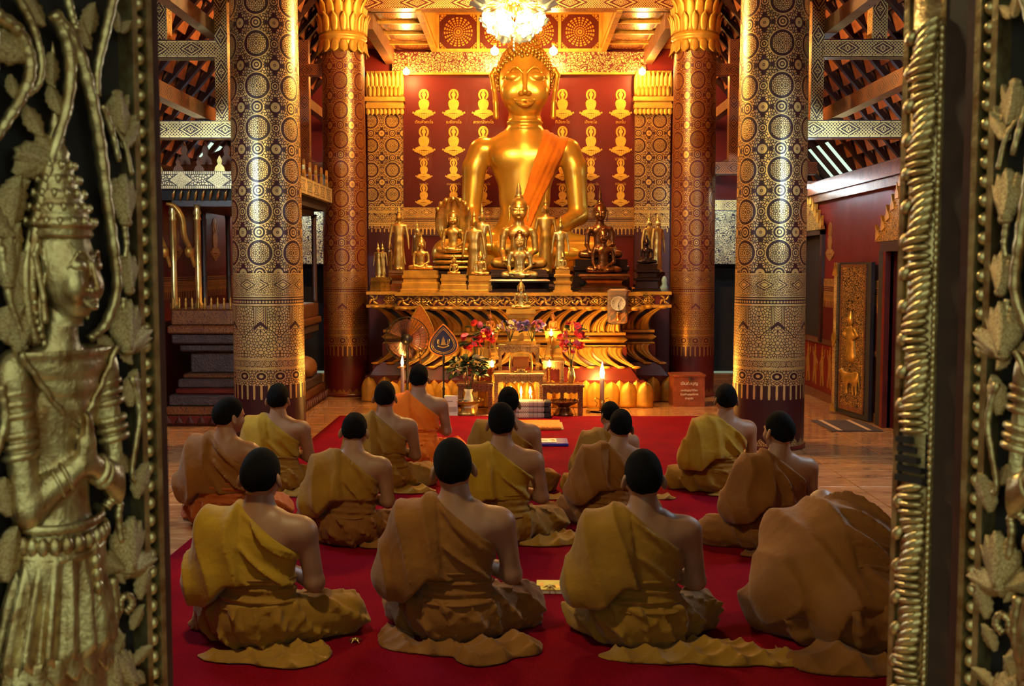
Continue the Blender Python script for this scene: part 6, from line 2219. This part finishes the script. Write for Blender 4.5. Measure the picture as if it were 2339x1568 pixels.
bull = SDF((.08, .02, .20), (.40, .10, .52), .008, pad=.03)
bull.ell((.22, .04, .395), (.095, .02, .055), .0).ell((.155, .042, .42), (.05, .02, .055), .02).cap((.33 - .02, .04, .42), (.345, .045, .455), .034, .026, .02).ell((.36, .05, .452), (.032, .02, .022), .012)
bull.cap((.17, .04, .39), (.31, .04, .40), .05, .045, .02, fl=(1, .5))
for x, x2 in ((.155, .150), (.185, .195), (.275, .285), (.305, .300)): bull.chain([(x, .04, .36), (x2, .04, .30), (x2 - .004, .04, .235)], [.022, .013, .012], .012)
bull.cap((.34, .045, .475), (.325, .045, .50), .007, .003, .004).cap((.36, .045, .475), (.372, .045, .50), .007, .003, .004).cap((.115, .04, .42), (.105, .04, .32), .007, .006, .006)
V, Fq = bull.mesh(); link('carved_bull', mesh_np('carved_bull', V, Fq, gs), dl)
man = SDF((.10, .02, .55), (.40, .09, 1.10), .008, pad=.03)
man.ell((.25, .04, .98), (.035, .025, .045), 0).cap((.25, .04, 1.0), (.25, .04, 1.075), .034, .008, .01).ell((.25, .035, .86), (.06, .025, .07), .02).cap((.25, .035, .8), (.25, .03, .62), .055, .07, .03, fl=(1, .45))
man.chain([(.20, .035, .90), (.15, .04, .84), (.20, .05, .80)], [.02, .018, .014], .01).chain([(.30, .035, .90), (.345, .04, .84), (.30, .05, .82)], [.02, .018, .014], .01)
V, Fq = man.mesh(); link('carved_rider', mesh_np('carved_rider', V, Fq, gs), dl)
# frame and second leaf; near-black leaf and backing sheet stand in for darkness beyond
df = tag(MB().box((XW - .05, 9.20, 1.70), (XW + .03, 10.24, 1.80)).build('door_3', M['dark_wood']), kind='structure')
for y0 in (9.19, 10.08): MB().box((XW - .05, y0, 0), (XW + .03, y0 + .07, 1.70)).build('door_post', M['red_wood'], df)
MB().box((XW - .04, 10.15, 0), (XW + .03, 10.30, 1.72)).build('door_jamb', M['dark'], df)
tag(MB().box((XW + .30, 9.0, -.1), (XW + .36, 11.1, 1.9)).box((XW + .30, 12.1, .5), (XW + .36, 13.4, 2.1)).build('wall_dark_backing', M['dark']), kind='structure')
sl = empty('side_door_leaf', (XW + .10, 9.27, .02), 0); tag(sl, 'closed dark side door leaf with a red stile in the right wall', 'door')
MB().box((0, 0, 0), (.05, .79, 1.66)).build('board', M['dark'], sl)
MB().box((-.02, .74, 0), (.02, .79, 1.66)).build('stile', M['red_wood'], sl)
wn = tag(MB().box((XW - .04, 12.24, .68), (XW + .03, 12.32, 1.98)).box((XW - .04, 13.18, .68), (XW + .03, 13.26, 1.98)).box((XW - .04, 12.24, 1.93), (XW + .03, 13.26, 1.99)).build('window_1', M['dark_wood']), kind='structure')
MB().box((XW + .04, 12.32, .72), (XW + .08, 13.2, 1.93)).build('shutter', M['dark'], wn)
# gilded pediments over the door and the window
def pediment(y, z, w, h, parent):
    steps = [(1.0, 0), (.96, .10), (.80, .14), (.78, .26), (.62, .30), (.60, .44), (.42, .48), (.40, .62), (.22, .68), (.20, .80), (.08, .86), (0, 1.0)]
    pts = [(q * w / 2, zz * h) for q, zz in steps] + [(-q * w / 2, zz * h) for q, zz in steps[-2::-1]]
    me = MB().prism(pts, -.025, 0).mesh('pediment', M['pediment'], 'box')
    pd = link('pediment', me, parent, (XW - .03, y, z), (0, 0, -PI / 2))
    fm = MB().prism([(-.05, 0), (.05, 0), (.045, .05), (.015, .09), (0, .15), (-.015, .09), (-.045, .05)], -.035, -.005).mesh('crest_flame', M['gold_wood'])
    for q, zz in ((0, .90), (.11, .70), (-.11, .70), (.27, .52), (-.27, .52), (.45, .36), (-.45, .36), (.63, .20), (-.63, .20), (.84, .06), (-.84, .06)):
        link('crest_flame', fm, pd, (q * w / 2, 0, zz * h), (0, q * .6, 0))
M['pediment'] = scroll_mat('gilt_pediment_relief', (.05, .010, .008), 24., .10, (1.0, .60, .12))
pediment(9.72, 1.80, 1.35, .55, df)
pediment(12.75, 1.99, 1.15, .45, wn)
# painted dancing figures along the wall foot
pf = MB()
pf.prism(arc(0, .40, .035, 0, 2 * PI, 10)[:-1][::-1], -.008, 0); pf.prism([(-.02, .43), (.02, .43), (0, .50)][::1], -.008, 0)
pf.prism([(-.05, .22), (.05, .22), (.055, .34), (.03, .37), (-.03, .37), (-.055, .34)], -.008, 0)
pf.prism([(-.05, .22), (-.07, .02), (-.03, .02), (0, .15), (.04, .02), (.085, .04), (.05, .22)], -.008, 0)
pf.prism([(.05, .33), (.10, .38), (.10, .46), (.085, .46), (.085, .40), (.05, .36)], -.007, 0); pf.prism([(-.05, .33), (-.11, .28), (-.10, .20), (-.085, .20), (-.09, .27), (-.05, .30)], -.007, 0)
pme = pf.mesh('painted_figure', M['stencil_dim'])
for k in range(8):
    link('painted_figure', pme, wall_right, (XW - .001, 11.05 + k * .30, .14), (0, 0, -PI / 2), (-1 if k % 2 else 1, 1, 1))
# floor mat at the side door
o = MB().box((2.95, 9.85, .001), (3.44, 10.55, .012), bev=.003).build('door_mat', plain('dark_mat', (.06, .03, .02), .9)); tag(o, 'dark mat with two pale stripes lying at the side door', 'mat')
MB().box((3.02, 9.86, .012), (3.06, 10.54, .014)).box((3.30, 9.86, .012), (3.34, 10.54, .014)).build('stripe', M['grout'], o)
# assumed unseen lamp over the nave near the entrance, added to light the monks
lp = empty('assumed_pendant_lamp', (-1.2, 3.3, 3.3)); tag(lp, 'assumed pendant lamp, out of view, hanging over the nave near the entrance', 'lamp')
link('globe', MB().ell((0, 0, 0), (.11, .11, .10), 16, 10).mesh('globe', glow('assumed_pendant_glow', (1.0, .84, .40), 105)), lp)
MB().lathe([(.17, .05), (.16, .07), (.06, .12), (.03, .16), (.008, .18), (.008, 3.2)], 18).build('shade', M['brass'], lp)
